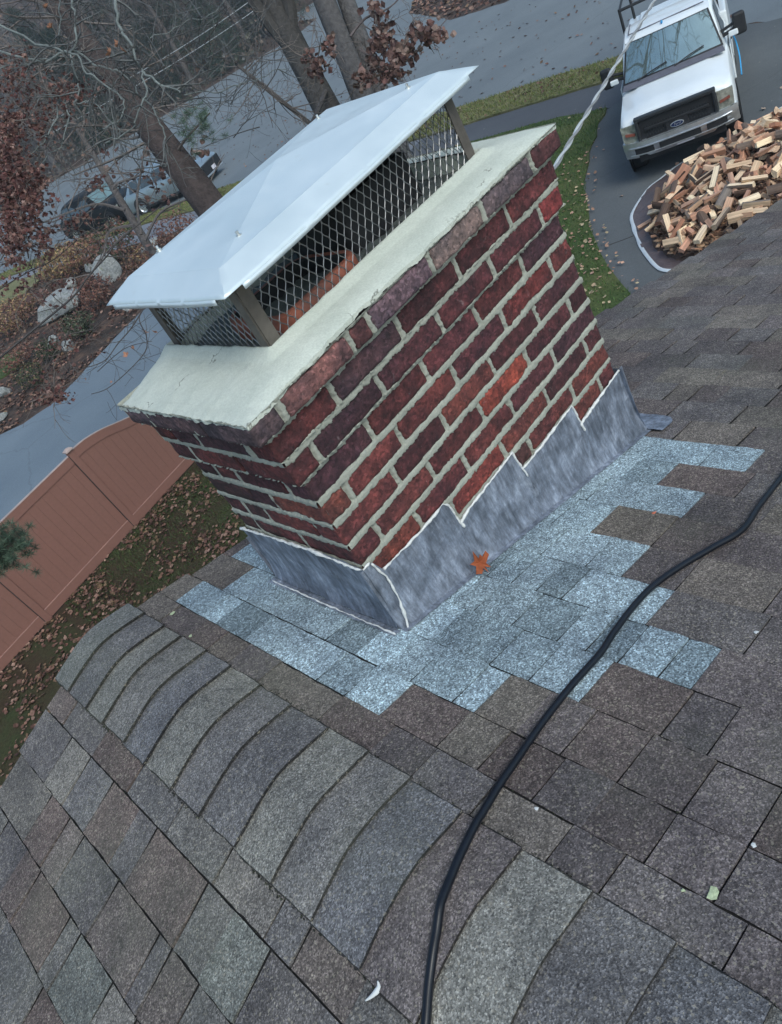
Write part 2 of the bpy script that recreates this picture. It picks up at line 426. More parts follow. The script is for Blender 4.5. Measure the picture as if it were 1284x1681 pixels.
# ridge caps: every cap laps the one nearer the camera, its thick butt edge facing -Y
mc = MB(); ys = [0.905, 0.779, 0.646, 0.540, 0.407, 0.284, 0.147, 0.019, -0.118, -0.248, -0.37, -0.503]
while ys[-1] > -3.3: ys.append(ys[-1] - 0.13)
CAPC = [(0.135, 0.142, 0.142), (0.125, 0.125, 0.132), (0.15, 0.15, 0.152), (0.115, 0.116, 0.125), (0.165, 0.168, 0.162), (0.13, 0.127, 0.135), (0.108, 0.112, 0.125), (0.145, 0.148, 0.145), (0.12, 0.108, 0.112)]
CAPC = warm(CAPC, (1.15, 1.11, 1.05))
capseq = [0, 3, 4, 2, 6, 4, 1, 3, 4, 2, 6, 8, 4, 1, 6, 7]
for k in range(len(ys) - 1):
    yb, yn = ys[k + 1] + 0.0016, ys[k] + (0.012 if k else 0.0)
    c = CAPC[capseq[k % len(capseq)] % len(CAPC)]; kk = rng.uniform(0.93, 1.12); c = tuple(q * kk for q in c)
    nx, ny = 40, 8; xl = -0.6115 + rng.uniform(-.004, .004); xr_ = -0.3245 + rng.uniform(-.004, .004); sk = rng.uniform(-0.006, 0.006)
    wob = rng.uniform(0, 50)
    vs = []; 
    for j in range(ny + 1):
        s = j / ny
        for i in range(nx + 1):
            u = i / nx; X = xl + (xr_ - xl) * u
            Y = yb + (yn - yb) * s + sk * (u - 0.5) * (1 - s) + 0.0018 * (1 - s) * noise.noise(Vector((u * 4, wob, 0)))
            sagz = 0.0009 * noise.noise(Vector((u * 5, s * 2, wob)))
            Z = zcap(X) + 0.0105 * (1 - s) - 0.0016 + sagz
            vs.append((X + 0.0025 * noise.noise(Vector((Y * 30, 1.3, wob))) * (1 if i in (0, nx) else 0), Y, Z))
    nb = len(vs)
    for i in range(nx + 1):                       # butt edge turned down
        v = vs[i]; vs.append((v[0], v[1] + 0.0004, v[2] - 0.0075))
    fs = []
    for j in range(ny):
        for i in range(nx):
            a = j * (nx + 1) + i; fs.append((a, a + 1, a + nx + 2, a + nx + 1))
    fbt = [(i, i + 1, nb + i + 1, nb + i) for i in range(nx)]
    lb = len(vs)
    for j in range(ny + 1):                       # side edges leaned out; dark colour paints in dirt and the gap's shadow
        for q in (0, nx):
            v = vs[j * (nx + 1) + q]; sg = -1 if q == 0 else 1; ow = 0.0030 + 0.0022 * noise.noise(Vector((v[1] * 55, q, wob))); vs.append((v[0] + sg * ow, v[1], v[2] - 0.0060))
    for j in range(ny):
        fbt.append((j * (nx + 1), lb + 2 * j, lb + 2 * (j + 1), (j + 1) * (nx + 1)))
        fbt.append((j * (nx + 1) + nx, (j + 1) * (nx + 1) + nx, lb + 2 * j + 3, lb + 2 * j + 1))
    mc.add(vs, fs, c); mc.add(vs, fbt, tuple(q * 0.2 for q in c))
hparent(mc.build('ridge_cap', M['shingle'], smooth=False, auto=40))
# deck under the shingles, rake boards, gable walls
md = MB()
md.add([(-3.7, YR - 0.02, zL(-3.7) - 0.005), (XR, YR - 0.02, ZRIDGE - 0.035), (5.25, YR - 0.02, zR(5.25) - 0.005), (-3.7, -3.4, zL(-3.7) - 0.005), (XR, -3.4, ZRIDGE - 0.035), (5.25, -3.4, zR(5.25) - 0.005), (-0.57, YR - 0.02, zL(-0.57) - 0.005), (-0.57, -3.4, zL(-0.57) - 0.005), (-0.355, YR - 0.02, zR(-0.355) - 0.005), (-0.355, -3.4, zR(-0.355) - 0.005)],
       [(0, 3, 7, 6), (6, 7, 4, 1), (1, 4, 9, 8), (8, 9, 5, 2)])
hparent(md.build('roof_deck', simple('black_underlay', (0.012, 0.012, 0.013), 0.9)))
mr = MB()
for a, b_ in (((-3.7, zL(-3.7)), (XR, ZRIDGE)), ((XR, ZRIDGE), (5.25, zR(5.25)))):
    y0_, y1_ = YR - 0.035, YR - 0.012
    vs = [(a[0], y0_, a[1] - 0.008), (b_[0], y0_, b_[1] - 0.008), (b_[0], y0_, b_[1] - 0.19), (a[0], y0_, a[1] - 0.19)]
    vs += [(v[0], y1_, v[2]) for v in vs]
    mr.add(vs, [(0, 1, 2, 3), (7, 6, 5, 4), (0, 4, 5, 1), (3, 2, 6, 7), (0, 3, 7, 4), (1, 5, 6, 2)])
hparent(mr.build('rake_board', M['wood_trim']))
mw = MB()
y0_, y1_ = -3.2, 0.6
pr = [(-3.4, GZ), (-3.4, zL(-3.4) - .03), (XR, ZRIDGE - .03), (4.9, zR(4.9) - .03), (4.9, GZ)]
vs = [(x, y1_, z) for x, z in pr] + [(x, y0_, z) for x, z in pr]
mw.add(vs, [(0, 1, 2, 3, 4), (9, 8, 7, 6, 5), (0, 5, 6, 1), (3, 8, 9, 4)])
hparent(mw.build('wall', M['siding']))

# ------------------------------------------------------------------ the chimney
chim = tag(empty('brick_chimney', (LX / 2, LY / 2, -0.83)), 'red brick chimney with pale mortar crown and lead flashing, set through the shingle roof', 'chimney')
def cparent(o, p=None):
    p = p or chim
    if p is chim:
        o.parent = chim; o.matrix_parent_inverse = Matrix.Translation((-LX / 2, -LY / 2, 0.83))
    else:
        o.parent = p
    return o
PROJ = {1: 0.045, 2: 0.021, 3: 0.016}
def proj_at(z):                                  # outward offset of the masonry at height z
    r = int(-z / CH) + 1
    return PROJ.get(r, 0.0)
def brick(mb, x0, x1, y0, y1, z0, z1, col, seed, res=0.009, rough=1.0):
    """rounded, worn brick made of a surface lattice"""
    D = (x1 - x0, y1 - y0, z1 - z0); n = [max(2, int(round(d / res))) for d in D]
    c = Vector(((x0 + x1) / 2, (y0 + y1) / 2, (z0 + z1) / 2)); R = 0.0048
    idx = {}; vs = []; fs = []
    sv = Vector((seed * 1.37, seed * 0.71, seed * 2.3))
    _q = random.Random(seed * 77 + 5); tilt = (_q.uniform(-.0010, .0010), _q.uniform(.0006, .0030)); sv = Vector((_q.uniform(-40, 40), _q.uniform(-40, 40), _q.uniform(-40, 40)))
    def V(i, j, k):
        key = (i, j, k)
        if key in idx: return idx[key]
        p = Vector(((i / n[0] - .5) * D[0], (j / n[1] - .5) * D[1], (k / n[2] - .5) * D[2]))
        q = Vector((max(-D[0] / 2 + R, min(D[0] / 2 - R, p.x)), max(-D[1] / 2 + R, min(D[1] / 2 - R, p.y)), max(-D[2] / 2 + R, min(D[2] / 2 - R, p.z))))
        d = p - q; nrm = d.normalized() if d.length > 1e-9 else Vector((0, 0, 1))
        p = q + nrm * R
        w_ = p + c
        a = noise.noise(w_ * 28 + sv) * 0.0024 * rough + noise.noise(w_ * 75 + sv) * 0.0022 * rough
        if rough > 1.4: a -= max(0, noise.noise(w_ * 22 + sv)) * 0.007
        p = p + nrm * a + Vector((0, 0, tilt[0] * p.x / 0.1)) + Vector((-tilt[1], -tilt[1], 0))
        idx[key] = len(vs); vs.append(tuple(p + c)); return idx[key]
    a, b_, h = n
    for i in range(a):
        for k in range(h):
            fs.append((V(i, 0, k), V(i + 1, 0, k), V(i + 1, 0, k + 1), V(i, 0, k + 1)))
            fs.append((V(i, b_, k), V(i, b_, k + 1), V(i + 1, b_, k + 1), V(i + 1, b_, k)))
    for j in range(b_):
        for k in range(h):
            fs.append((V(0, j, k), V(0, j, k + 1), V(0, j + 1, k + 1), V(0, j + 1, k)))
            fs.append((V(a, j, k), V(a, j + 1, k), V(a, j + 1, k + 1), V(a, j, k + 1)))
    for i in range(a):
        for j in range(b_):
            fs.append((V(i, j, 0), V(i, j + 1, 0), V(i + 1, j + 1, 0), V(i + 1, j, 0)))
            fs.append((V(i, j, h), V(i + 1, j, h), V(i + 1, j + 1, h), V(i, j + 1, h)))
    mb.add(vs, fs, col)
REDS = [(0.125, 0.034, 0.034), (0.095, 0.028, 0.031), (0.150, 0.040, 0.036), (0.078, 0.026, 0.030), (0.110, 0.032, 0.036), (0.135, 0.038, 0.034), (0.068, 0.027, 0.034), (0.175, 0.050, 0.040), (0.088, 0.036, 0.033)]
PURP = [(0.125, 0.082, 0.090), (0.10, 0.050, 0.054), (0.155, 0.112, 0.108), (0.115, 0.072, 0.076), (0.15, 0.075, 0.072)]
DARK = [(0.070, 0.030, 0.034), (0.085, 0.032, 0.034), (0.10, 0.050, 0.056), (0.062, 0.034, 0.040)]
longj = {1: [.036, .249, .313, .527, .729, .938], 2: [.165, .39, .611, .824], 3: [.06, .277, .501, .716, .937], 4: [.205, .413, .623, .828],
         5: [.08, .265, .483, .698, .925], 6: [.2, .392, .6, .81], 7: [.084, .29, .505, .72, .937], 8: [.19, .39, .6, .81], 9: [.085, .29, .515, .729, .94],
         10: [.19, .39, .605, .828], 11: [.085, .3, .54, .80, .942], 12: [.19, .4, .61, .82], 13: [.085, .3, .5, .72, .94], 14: [.19, .4, .61, .82], 15: [.085, .3, .5, .72, .94], 16: [.19, .4, .61, .82]}
mb = MB(); br = random.Random(11); G_ = 0.0072
for r in range(1, 17):
    d = PROJ.get(r, 0.0); z1 = -(r - 1) * CH - 0.0055; z0 = -r * CH + 0.0078
    if r == 1: z1 = -0.013
    pal = PURP if r == 1 else (DARK + REDS[:3] if r == 2 else REDS)
    odd = r % 2 == 1
    def colr(i=0):
        c = br.choice(pal); k = br.uniform(0.68, 1.05); return tuple(q * k for q in c)
    xs = [-d] + longj[r] + [LX + d]
    for side in (0, 1):                          # long faces
        fine = side == 0
        for i in range(len(xs) - 1):
            a, b_ = xs[i], xs[i + 1]
            a2 = a + (G_ if i > 0 else 0); b2 = b_ - (G_ if i < len(xs) - 2 else 0)
            corner = i == 0 or i == len(xs) - 2
            dep = 0.2 if (corner and (b_ - a) < 0.14) else 0.092
            y0, y1 = (-d, -d + dep) if side == 0 else (LY + d - dep, LY + d)
            c = colr(); rgh = 1.0
            if side == 0:
                if r == 1: c = [(0.080, .055, .060), (0.18, .085, .078), (0.095, .036, .035), (0.13, .085, .100), (0.18, .135, .122), (0.118, .092, .098), (0.10, .036, .036)][i]
                if r == 8 and i == 2: c = (0.13, 0.035, 0.032); rgh = 1.8
                if r == 7 and i == 3: c = (0.30, 0.062, 0.04); rgh = 2.0
                if r == 5 and i == 0: c = (0.18, 0.055, 0.04); rgh = 1.8
                if r == 9 and i == 2: c = (0.19, 0.042, 0.034)
                if r == 5 and i == 4: c = (0.14, 0.032, 0.03); rgh = 2.2
                if r == 8 and i == 0: c = (0.17, 0.045, 0.032)
                if r == 3 and i == 5: c = (0.22, .042, .04)
            brick(mb, a2, b2, y0, y1, z0, z1, c, r * 31 + i * 7 + side * 3, 0.008 if fine else 0.02, rgh)
    # short faces, between the corner bricks
    if odd: xsj = [0.2 + G_, 0.413]; 
    else: xsj = [0.092, 0.302]
    def short(ya, yb, k):
        for side in (0, 1):
            x0, x1 = (-d, -d + 0.092) if side == 0 else (LX + d - 0.092, LX + d)
            brick(mb, x0, x1, ya, yb, z0, z1, colr(), r * 17 + k * 5 + side, 0.008 if side == 0 else 0.02)
    if odd:
        short(0.2 - d + 0.011, 0.40 - 0.006 if True else 0, 1)
        if LY + d - 0.2 > 0.41: pass
    else:
        short(0.092 - d + 0.011, 0.295, 2); short(0.306, LY + d - 0.092 - 0.011, 3)
bw = cparent(mb.build('brickwork', M['brick'], smooth=True))
# mortar skin, slightly behind the brick faces, with ragged smears over the brick arrises
mm = MB()
def mort_prof(z):
    d = proj_at(z)
    fr = (-z / CH) % 1.0; r = int(-z / CH) + 1
    # at the bottom joint of a projecting course take the smaller offset below
    if fr > 0.9: d = PROJ.get(r + 1, 0.0) if r < 3 else 0.0
    return d
SHJ = {1: [0.205, 0.41], 0: [0.086, 0.30, LY - 0.098]}
def smear(t, face, z, s):
    """mortar stands proud in the bed and head joints and dives behind the brick faces"""
    p = Vector((t, face * 3.0, z)); r = max(1, min(16, int(-z / CH) + 1))
    fb = min(abs(-z / CH - round(-z / CH)) * CH - 0.0008, 1)
    js = longj[r] if face in (0, 2) else SHJ[r % 2]
    tt = t if face == 0 else (LX - t if face == 2 else (LY - t if face == 1 else t))
    fh = min(abs(tt - q) for q in js)
    rag = 0.0034 * noise.noise(p * 62 + Vector((s, 0, 0))) + 0.0040 * noise.noise(p * 140) + 0.0020 * noise.noise(p * 22)
    kb = (0.0092 + rag - fb) / 0.0032; kh = (0.0078 + rag - fh) / 0.0036
    kb = max(0, min(1, kb)); kh = max(0, min(1, kh))
    o = max(kb * 0.0105, kh * 0.0082) - 0.0068
    return o + 0.0016 * noise.noise(p * 60) + 0.0014 * noise.noise(p * 14)
def msheet(face, res):
    L = LX if face in (0, 2) else LY
    zb = -1.05; nu = int((L + 0.1) / res); nv = int(-zb / res); longj
    def fn(u, v):
        z = zb * v - 0.004; d = mort_prof(z); s = -d + u * (L + 2 * d)
        q = smear(s, face, z, face * 9.1) + d
        if face == 0: return (s, -q, z)
        if face == 2: return (LX - s, LY + q, z)
        if face == 1: return (-q, LY - s, z)
        return (LX + q, s, z)
    grid(mm, nu, nv, lambda u, v: fn(u, v))
msheet(0, 0.0030); msheet(1, 0.0032); msheet(2, 0.02); msheet(3, 0.02)
cparent(mm.build('mortar', M['mortar'], smooth=True))
# crown: sloped wash of mortar with an irregular lip, sunken grey bed inside the cage
CG = (0.135, 0.055, 0.905, 0.520)                # cage footprint x0,y0,x1,y1
mk = MB()
def crown_h(x, y):
    dx = max(CG[0] - x, x - CG[2], 0); dy = max(CG[1] - y, y - CG[3], 0); d = math.hypot(dx, dy)
    inside = CG[0] < x < CG[2] and CG[1] < y < CG[3]
    if inside:
        e = min(x - CG[0], CG[2] - x, y - CG[1], CG[3] - y)
        return 0.036 - 0.05 * min(1, e / 0.03) + 0.004 * noise.noise(Vector((x * 30, y * 30, 5)))
    h = 0.036 - 0.016 * min(1, d / 0.03) ** 0.6 - 0.022 * min(1, max(0, d - 0.02) / 0.13)
    # the far left corner of the crown sags
    h -= 0.010 * max(0, (y - 0.3) / 0.25) * max(0, 1 - (x + 0.06) / 0.2)
    return h + 0.0022 * noise.noise(Vector((x * 12, y * 12, 0))) + 0.0009 * noise.noise(Vector((x * 50, y * 50, 0)))
ex0, ey0, ex1, ey1 = -0.046, -0.047, LX + 0.044, LY + 0.052
def crown_pt(u, v):
    def w_(t, s): return 0.0055 * noise.noise(Vector((t * 11, s, 0))) + 0.004 * noise.noise(Vector((t * 48, s, 2))) + 0.002 * noise.noise(Vector((t * 130, s, 2)))
    x = ex0 + (ex1 - ex0) * u; y = ey0 + (ey1 - ey0) * v
    kx0 = max(0, 1 - u * 20); kx1 = max(0, 1 - (1 - u) * 20); ky0 = max(0, 1 - v * 10); ky1 = max(0, 1 - (1 - v) * 10)
    x2 = x + kx0 * w_(y, 1) - kx1 * w_(y, 2); y2 = y + ky0 * w_(x, 3) - ky1 * w_(x, 4)
    if x > 0.2 and v < 0.1: y2 += ky0 * 0.004 * math.sin(x * 7)
    z = crown_h(x, y); e = max(kx0, kx1, ky0, ky1)
    return (x2, y2, z + 0.004 - 0.007 * e ** 3)
grid(mk, 230, 120, crown_pt)
# skirt
def skirt(fn, n):
    vs = []
    for i in range(n + 1):
        p = fn(i / n); dn = 0.009 + 0.005 * noise.noise(Vector((i * 0.13, 9, 0))) + 0.003 * noise.noise(Vector((i * 0.7, 4, 0)))
        vs.append(p); vs.append((p[0] + (0.004 if p[0] < LX / 2 else -0.004) * 0, p[1], p[2] - dn))
    mk.add(vs, [(2 * i, 2 * i + 2, 2 * i + 3, 2 * i + 1) for i in range(n)])
skirt(lambda t: crown_pt(t, 0), 230); skirt(lambda t: crown_pt(t, 1), 230); skirt(lambda t: crown_pt(0, t), 120); skirt(lambda t: crown_pt(1, t), 120)
cparent(mk.build('crown', M['crown'], smooth=True))
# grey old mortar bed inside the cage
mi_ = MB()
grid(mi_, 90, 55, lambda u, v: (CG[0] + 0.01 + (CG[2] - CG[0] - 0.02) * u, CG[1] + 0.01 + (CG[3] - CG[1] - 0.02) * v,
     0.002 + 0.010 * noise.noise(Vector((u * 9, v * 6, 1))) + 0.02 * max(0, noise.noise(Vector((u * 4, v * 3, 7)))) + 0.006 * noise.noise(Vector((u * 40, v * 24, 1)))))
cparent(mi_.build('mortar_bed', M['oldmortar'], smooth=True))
# flues
def rrect(cx, cy, hx, hy, r, n=6):
    pts = []
    for (sx, sy, a0) in ((1, 1, 0), (-1, 1, 90), (-1, -1, 180), (1, -1, 270)):
        for i in range(n + 1):
            a = rad(a0 + 90 * i / n); pts.append((cx + sx * (hx - r) + r * math.cos(a), cy + sy * (hy - r) + r * math.sin(a)))
    return pts
def flue(name, cx, cy, hx, hy, th, z0, z1, mat, lab, r=0.05):
    mb = MB(); o = rrect(cx, cy, hx, hy, r); i = rrect(cx, cy, hx - th, hy - th, max(0.01, r - th)); n = len(o)
    def ring(p, z): return [(a, b_, z + 0.002 * noise.noise(Vector((a * 20, b_ * 20, 0)))) for a, b_ in p]
    oo = rrect(cx, cy, hx - 0.004, hy - 0.004, r)
    R_ = [ring(o, z0), ring(o, z1 - 0.004), ring(oo, z1), ring(rrect(cx, cy, hx - th + .004, hy - th + .004, max(0.01, r - th)), z1), ring(i, z1 - 0.004), ring(i, z0 - 0.25)]
    vs = sum(R_, []); fs = []
    f2 = []
    for k in range(5):
        for q in range(n): (fs if k < 3 else f2).append((k * n + q, k * n + (q + 1) % n, (k + 1) * n + (q + 1) % n, (k + 1) * n + q))
    f2.append(tuple(reversed(range(5 * n, 6 * n))))
    mb.add(vs, fs); o_ = cparent(mb.build(name, mat, auto=50)); o_['label'] = lab
    mb = MB(); mb.add(vs, f2); li = cparent(mb.build('flue_lining', M['soot'])); return o_
flue('flue', 0.345, 0.215, 0.135, 0.125, 0.022, -0.02, 0.046, M['clay'], 'orange clay flue tile with a thick worn rim')
flue('flue', 0.660, 0.300, 0.135, 0.125, 0.018, -0.02, 0.115, M['soot'], 'taller flue blackened with soot', 0.02)
# lead flashing
FT = [(-0.02, -0.468), (0.020, -0.475), (0.034, -0.515), (0.185, -0.530), (0.262, -0.528), (0.276, -0.545), (0.279, -0.612), (0.33, -0.605), (0.526, -0.600), (0.535, -0.668), (0.60, -0.668), (0.792, -0.664), (0.800, -0.737), (0.86, -0.735), (1.03, -0.725)]
def ftop(x):
    for (a, za), (b_, zb) in zip(FT, FT[1:]):
        if a <= x <= b_: return za + (zb - za) * (x - a) / (b_ - a)
    return FT[-1][1]
mf = MB()
def wr(p, s=1.0): return 0.0035 * s * noise.noise(Vector(p) * 13) + 0.0015 * s * noise.noise(Vector(p) * 42)
def flong(u, v):
    x = -0.022 + (LX + 0.052) * u; zt = ftop(x) + 0.003 * noise.noise(Vector((x * 40, 0, 0))); zb = zR(x) + 0.006
    z = zt + (zb - zt) * v
    out = 0.009 + 0.012 * max(0, (v - 0.6) / 0.4) ** 2 + wr((x, 0, z)) * min(1, v * 4 + 0.2)
    return (x, -out, z)
grid(mf, 260, 26, flong)
grid(mf, 200, 3, lambda u, v: (-0.022 + (LX + 0.052) * u, -0.021 - 0.016 * v + 0.002 * noise.noise(Vector((u * 30, 0, 0))), zR(-0.022 + (LX + 0.052) * u) + 0.008 - 0.001 * v))
def fshort(u, v):
    y = -0.012 + (LY + 0.03) * u; x0 = -0.010; zt = -0.464 + 0.010 * math.sin(u * 5) + 0.004 * noise.noise(Vector((y * 30, 0, 4))); 
    zb = zR(-0.035) + 0.008; z = zt + (zb - zt) * v
    out = 0.010 + 0.016 * max(0, (v - 0.5) / 0.5) ** 2 + wr((0, y, z)) * min(1, v * 4 + 0.2)
    return (-out, y, z)
grid(mf, 120, 26, fshort)
grid(mf, 120, 4, lambda u, v: (-0.026 - 0.022 * v + 0.002 * noise.noise(Vector((u * 20, 3, 0))), -0.02 + (LY + 0.045) * u, zR(-0.026 - 0.022 * v) + 0.0085 - 0.001 * v))
# back (downslope) and far faces
grid(mf, 10, 4, lambda u, v: (LX + 0.01 + 0.02 * v * v, -0.02 + (LY + 0.04) * u, -0.72 + (zR(LX + 0.03) + 0.008 + 0.72) * v))
def tabp(u, v):
    x = LX + 0.028 + 0.095 * v; y = -0.075 + 0.64 * u
    if v > 0.5:                                   # rounded outer corner
        k = (v - 0.5) / 0.5; y0_ = -0.075 + 0.05 * (1 - math.sqrt(max(0, 1 - k * k))); y = y0_ + (0.565 - y0_) * u
    return (x, y, zR(x) + 0.012 + 0.003 * noise.noise(Vector((x * 20, y * 20, 0))))
grid(mf, 30, 12, tabp)
grid(mf, 40, 4, lambda u, v: (-0.02 + (LX + 0.04) * u, LY + 0.01 + 0.02 * v, -0.5 - 0.28 * u + (zR(-0.02 + (LX + 0.04) * u) + 0.008 + 0.5 + 0.28 * u) * v))
fl = cparent(mf.build('flashing', M['lead'], smooth=True))
# white sealant beads
ms = MB()
def bead(pts, r0, seed):
    out = []; rr = []
    for (a, b_) in zip(pts, pts[1:]):
        a, b_ = Vector(a), Vector(b_); n = max(2, int((b_ - a).length / 0.005))
        for i in range(n):
            p = a.lerp(b_, i / n); out.append(p + Vector((noise.noise(p * 60) * .002, noise.noise(p * 70 + Vector((5, 0, 0))) * .0012, noise.noise(p * 80) * 0.003)))
            rr.append(max(r0 * 0.25, r0 * (1 + 0.6 * noise.noise(p * 90 + Vector((seed, 0, 0))) + 0.9 * noise.noise(p * 25 + Vector((seed, 3, 0))))))
    out.append(Vector(pts[-1])); rr.append(r0 * 0.5); ms.tube(out, rr, 7)
bead([(x, -0.0095, z) for x, z in FT[2:]], 0.0034, 1)
bead([(0.534, -0.012, -0.66), (0.536, -0.014, -0.695)], 0.003, 2); bead([(0.797, -0.012, -0.735), (0.800, -0.014, -0.765)], 0.003, 2); bead([(0.279, -0.012, -0.61), (0.281, -0.014, -0.63)], 0.003, 2)
bead([(-0.012, LY + 0.015, -0.470), (-0.012, 0.35, -0.462), (-0.012, 0.2, -0.457), (-0.012, 0.0, -0.470), (-0.008, -0.008, -0.472), (0.014, -0.012, -0.468)], 0.0036, 3)
bead([(0.016, -0.012, -0.475), (0.028, -0.014, -0.535), (0.020, -0.018, -0.60), (0.002, -0.021, -0.66), (-0.012, -0.028, -0.682)], 0.0026, 4)
bead([(-0.04, LY + 0.01, zR(-0.04) + 0.01), (-0.042, 0.25, zR(-0.04) + 0.01), (-0.042, -0.02, zR(-0.04) + 0.01)], 0.0018, 5)
cparent(ms.build('sealant', M['caulk'], smooth=True))
mx = MB(); mx.box((LX / 2, LY / 2, -0.62), (LX - 0.12, LY - 0.12, 1.1)); cparent(mx.build('light_blocker', M['oldmortar']))  # unseen box added inside the chimney to block light

# ------------------------------------------------------------------ the chimney cap: cage, lid, wing nuts
capo = tag(empty('chimney_cap', (0.52, 0.29, 0.03)), 'galvanised hipped chimney cap with diamond mesh sides, on top of the brick chimney', 'chimney cap')
def kparent(o, p=None):
    if p is not None: o.parent = p; return o
    o.parent = capo; o.matrix_parent_inverse = Matrix.Translation((-0.52, -0.29, -0.03)); return o
PL = {'N': Vector((0.127, 0.026, 0.222)), 'L': Vector((0.143, 0.470, 0.219)), 'R': Vector((0.911, 0.094, 0.222)), 'B': Vector((0.930, 0.545, 0.221))}
PC = Vector((0.519, 0.275, 0.2560))
# cage corners (bottom, top)
CB = {'N': Vector((0.142, 0.060, 0.026)), 'L': Vector((0.155, 0.512, 0.020)), 'R': Vector((0.900, 0.078, 0.026)), 'B': Vector((0.912, 0.53, 0.026))}
CT = {k: Vector((PL[k].x, PL[k].y, 0.2135)) for k in PL}
ml_ = MB()
def bil(a, b_, c, d, u, v): return a.lerp(b_, u).lerp(c.lerp(d, u), v)
for tri in (('N', 'R'), ('R', 'B'), ('B', 'L'), ('L', 'N')):
    a, b_ = PL[tri[0]], PL[tri[1]]
    n = 14; vs = []; ix = {}
    for i in range(n + 1):
        for j in range(n + 1 - i):
            p = a + (b_ - a) * (j / n) + (PC - a) * (i / n)
            edge = min(i, j, n - i - j) / n
            ix[(i, j)] = len(vs); vs.append(tuple(p + Vector((0, 0, 0.0035 * noise.noise(p * 7) * min(1, edge * 8)))))
    fs = []
    for i in range(n):
        for j in range(n - i):
            fs.append((ix[(i, j)], ix[(i, j + 1)], ix[(i + 1, j)]))
            if j < n - i - 1: fs.append((ix[(i, j + 1)], ix[(i + 1, j + 1)], ix[(i + 1, j)]))
    ml_.add(vs, fs)
OUTN = {('N', 'R'): Vector((0.07, -1, 0)), ('R', 'B'): Vector((1, -0.03, 0)), ('B', 'L'): Vector((-0.07, 1, 0)), ('L', 'N'): Vector((-1, 0.03, 0))}
for k, nrm in OUTN.items():
    a, b_ = PL[k[0]], PL[k[1]]; t = (b_ - a).normalized()
    wdt = 0.058
    dz = -0.026
    nb2 = {('N', 'R'): (Vector((-1, .03, 0)), Vector((1, -.03, 0))), ('R', 'B'): (Vector((.07, -1, 0)), Vector((-.07, 1, 0))), ('B', 'L'): (Vector((1, -.03, 0)), Vector((-1, .03, 0))), ('L', 'N'): (Vector((-.07, 1, 0)), Vector((.07, -1, 0)))}[k]
    def fl_(u, v, a=a, b_=b_, t=t, nrm=nrm, wdt=wdt, dz=dz, nb2=nb2):
        p = a.lerp(b_, u); fan = abs((u - 0.5) * 2) ** 8; o2 = nb2[0] if u < .5 else nb2[1]
        q = p + nrm * wdt * v + o2 * wdt * v * fan + Vector((0, 0, dz * v - 0.004 * v * v))
        return q + Vector((0, 0, 0.0012 * noise.noise(q * 9) * v))
    grid(ml_, 60, 6, fl_)
    # small downturned hem, cut back at the corners
    def hem(u, v):
        uu = 0.03 + 0.94 * u; q = fl_(uu, 1.0); return q + nrm * 0.0015 * v + Vector((0, 0, -0.011 * v))
    grid(ml_, 60, 1, hem)
lid = kparent(ml_.build('lid', M['lid'], solid=0.0012))
bm = bmesh.new(); bm.from_mesh(lid.data); bmesh.ops.remove_doubles(bm, verts=bm.verts[:], dist=0.0006); bmesh.ops.recalc_face_normals(bm, faces=bm.faces[:]); bm.to_mesh(lid.data); bm.free()
lid.data.polygons.foreach_set('use_smooth', [True] * len(lid.data.polygons)); lid.data.set_sharp_from_angle(angle=rad(40))
sa = lid.data.attributes.get('sharp_edge') or lid.data.attributes.new('sharp_edge', 'BOOLEAN', 'EDGE')
def ondiag(p):
    for q in PL.values():
        d = (q - PC); d.z = 0; e = p - PC; e.z = 0; L = d.length; t_ = e.dot(d) / (L * L)
        if -0.01 < t_ < 1.01 and (e - d * t_).length < 0.0012: return True
    for a, b_ in (('N', 'R'), ('R', 'B'), ('B', 'L'), ('L', 'N')):
        d = PL[b_] - PL[a]; e = p - PL[a]; t_ = e.dot(d) / d.length_squared
        if -0.01 < t_ < 1.01 and (e - d * t_).length < 0.0015: return True
    return False
vd = [ondiag(v.co) for v in lid.data.vertices]
for e in lid.data.edges:
    if vd[e.vertices[0]] and vd[e.vertices[1]]: sa.data[e.index].value = True
for i, v in enumerate(lid.data.vertices):
    if vd[i]: v.co.z += 0.0012
# posts and mesh
for k, (ta, tb) in {'N': ('R', 'L'), 'L': ('N', 'B'), 'R': ('N', 'B'), 'B': ('R', 'L')}.items():
    mp = MB()
    for o in (ta, tb):
        d0 = (CB[o] - CB[k]).normalized() * 0.030; d1 = (CT[o] - CT[k]).normalized() * 0.030
        e0 = CB[k] - Vector((0, 0, 0.012)); e1 = CT[k]
        nn = Vector((0, 0, 1)).cross(d0).normalized(); cc = Vector((0.52, 0.3, 0)) - e0; cc.z = 0
        if nn.dot(cc) > 0: nn = -nn
        vs = [e0, e0 + d0, e1 + d1, e1]; vs2 = [v + nn * 0.0035 for v in vs]
        mp.add([tuple(v) for v in vs + vs2], [(0, 1, 2, 3), (7, 6, 5, 4), (0, 4, 5, 1), (1, 5, 6, 2), (2, 6, 7, 3), (3, 7, 4, 0)])
    kparent(mp.build('corner_post', M['post']))
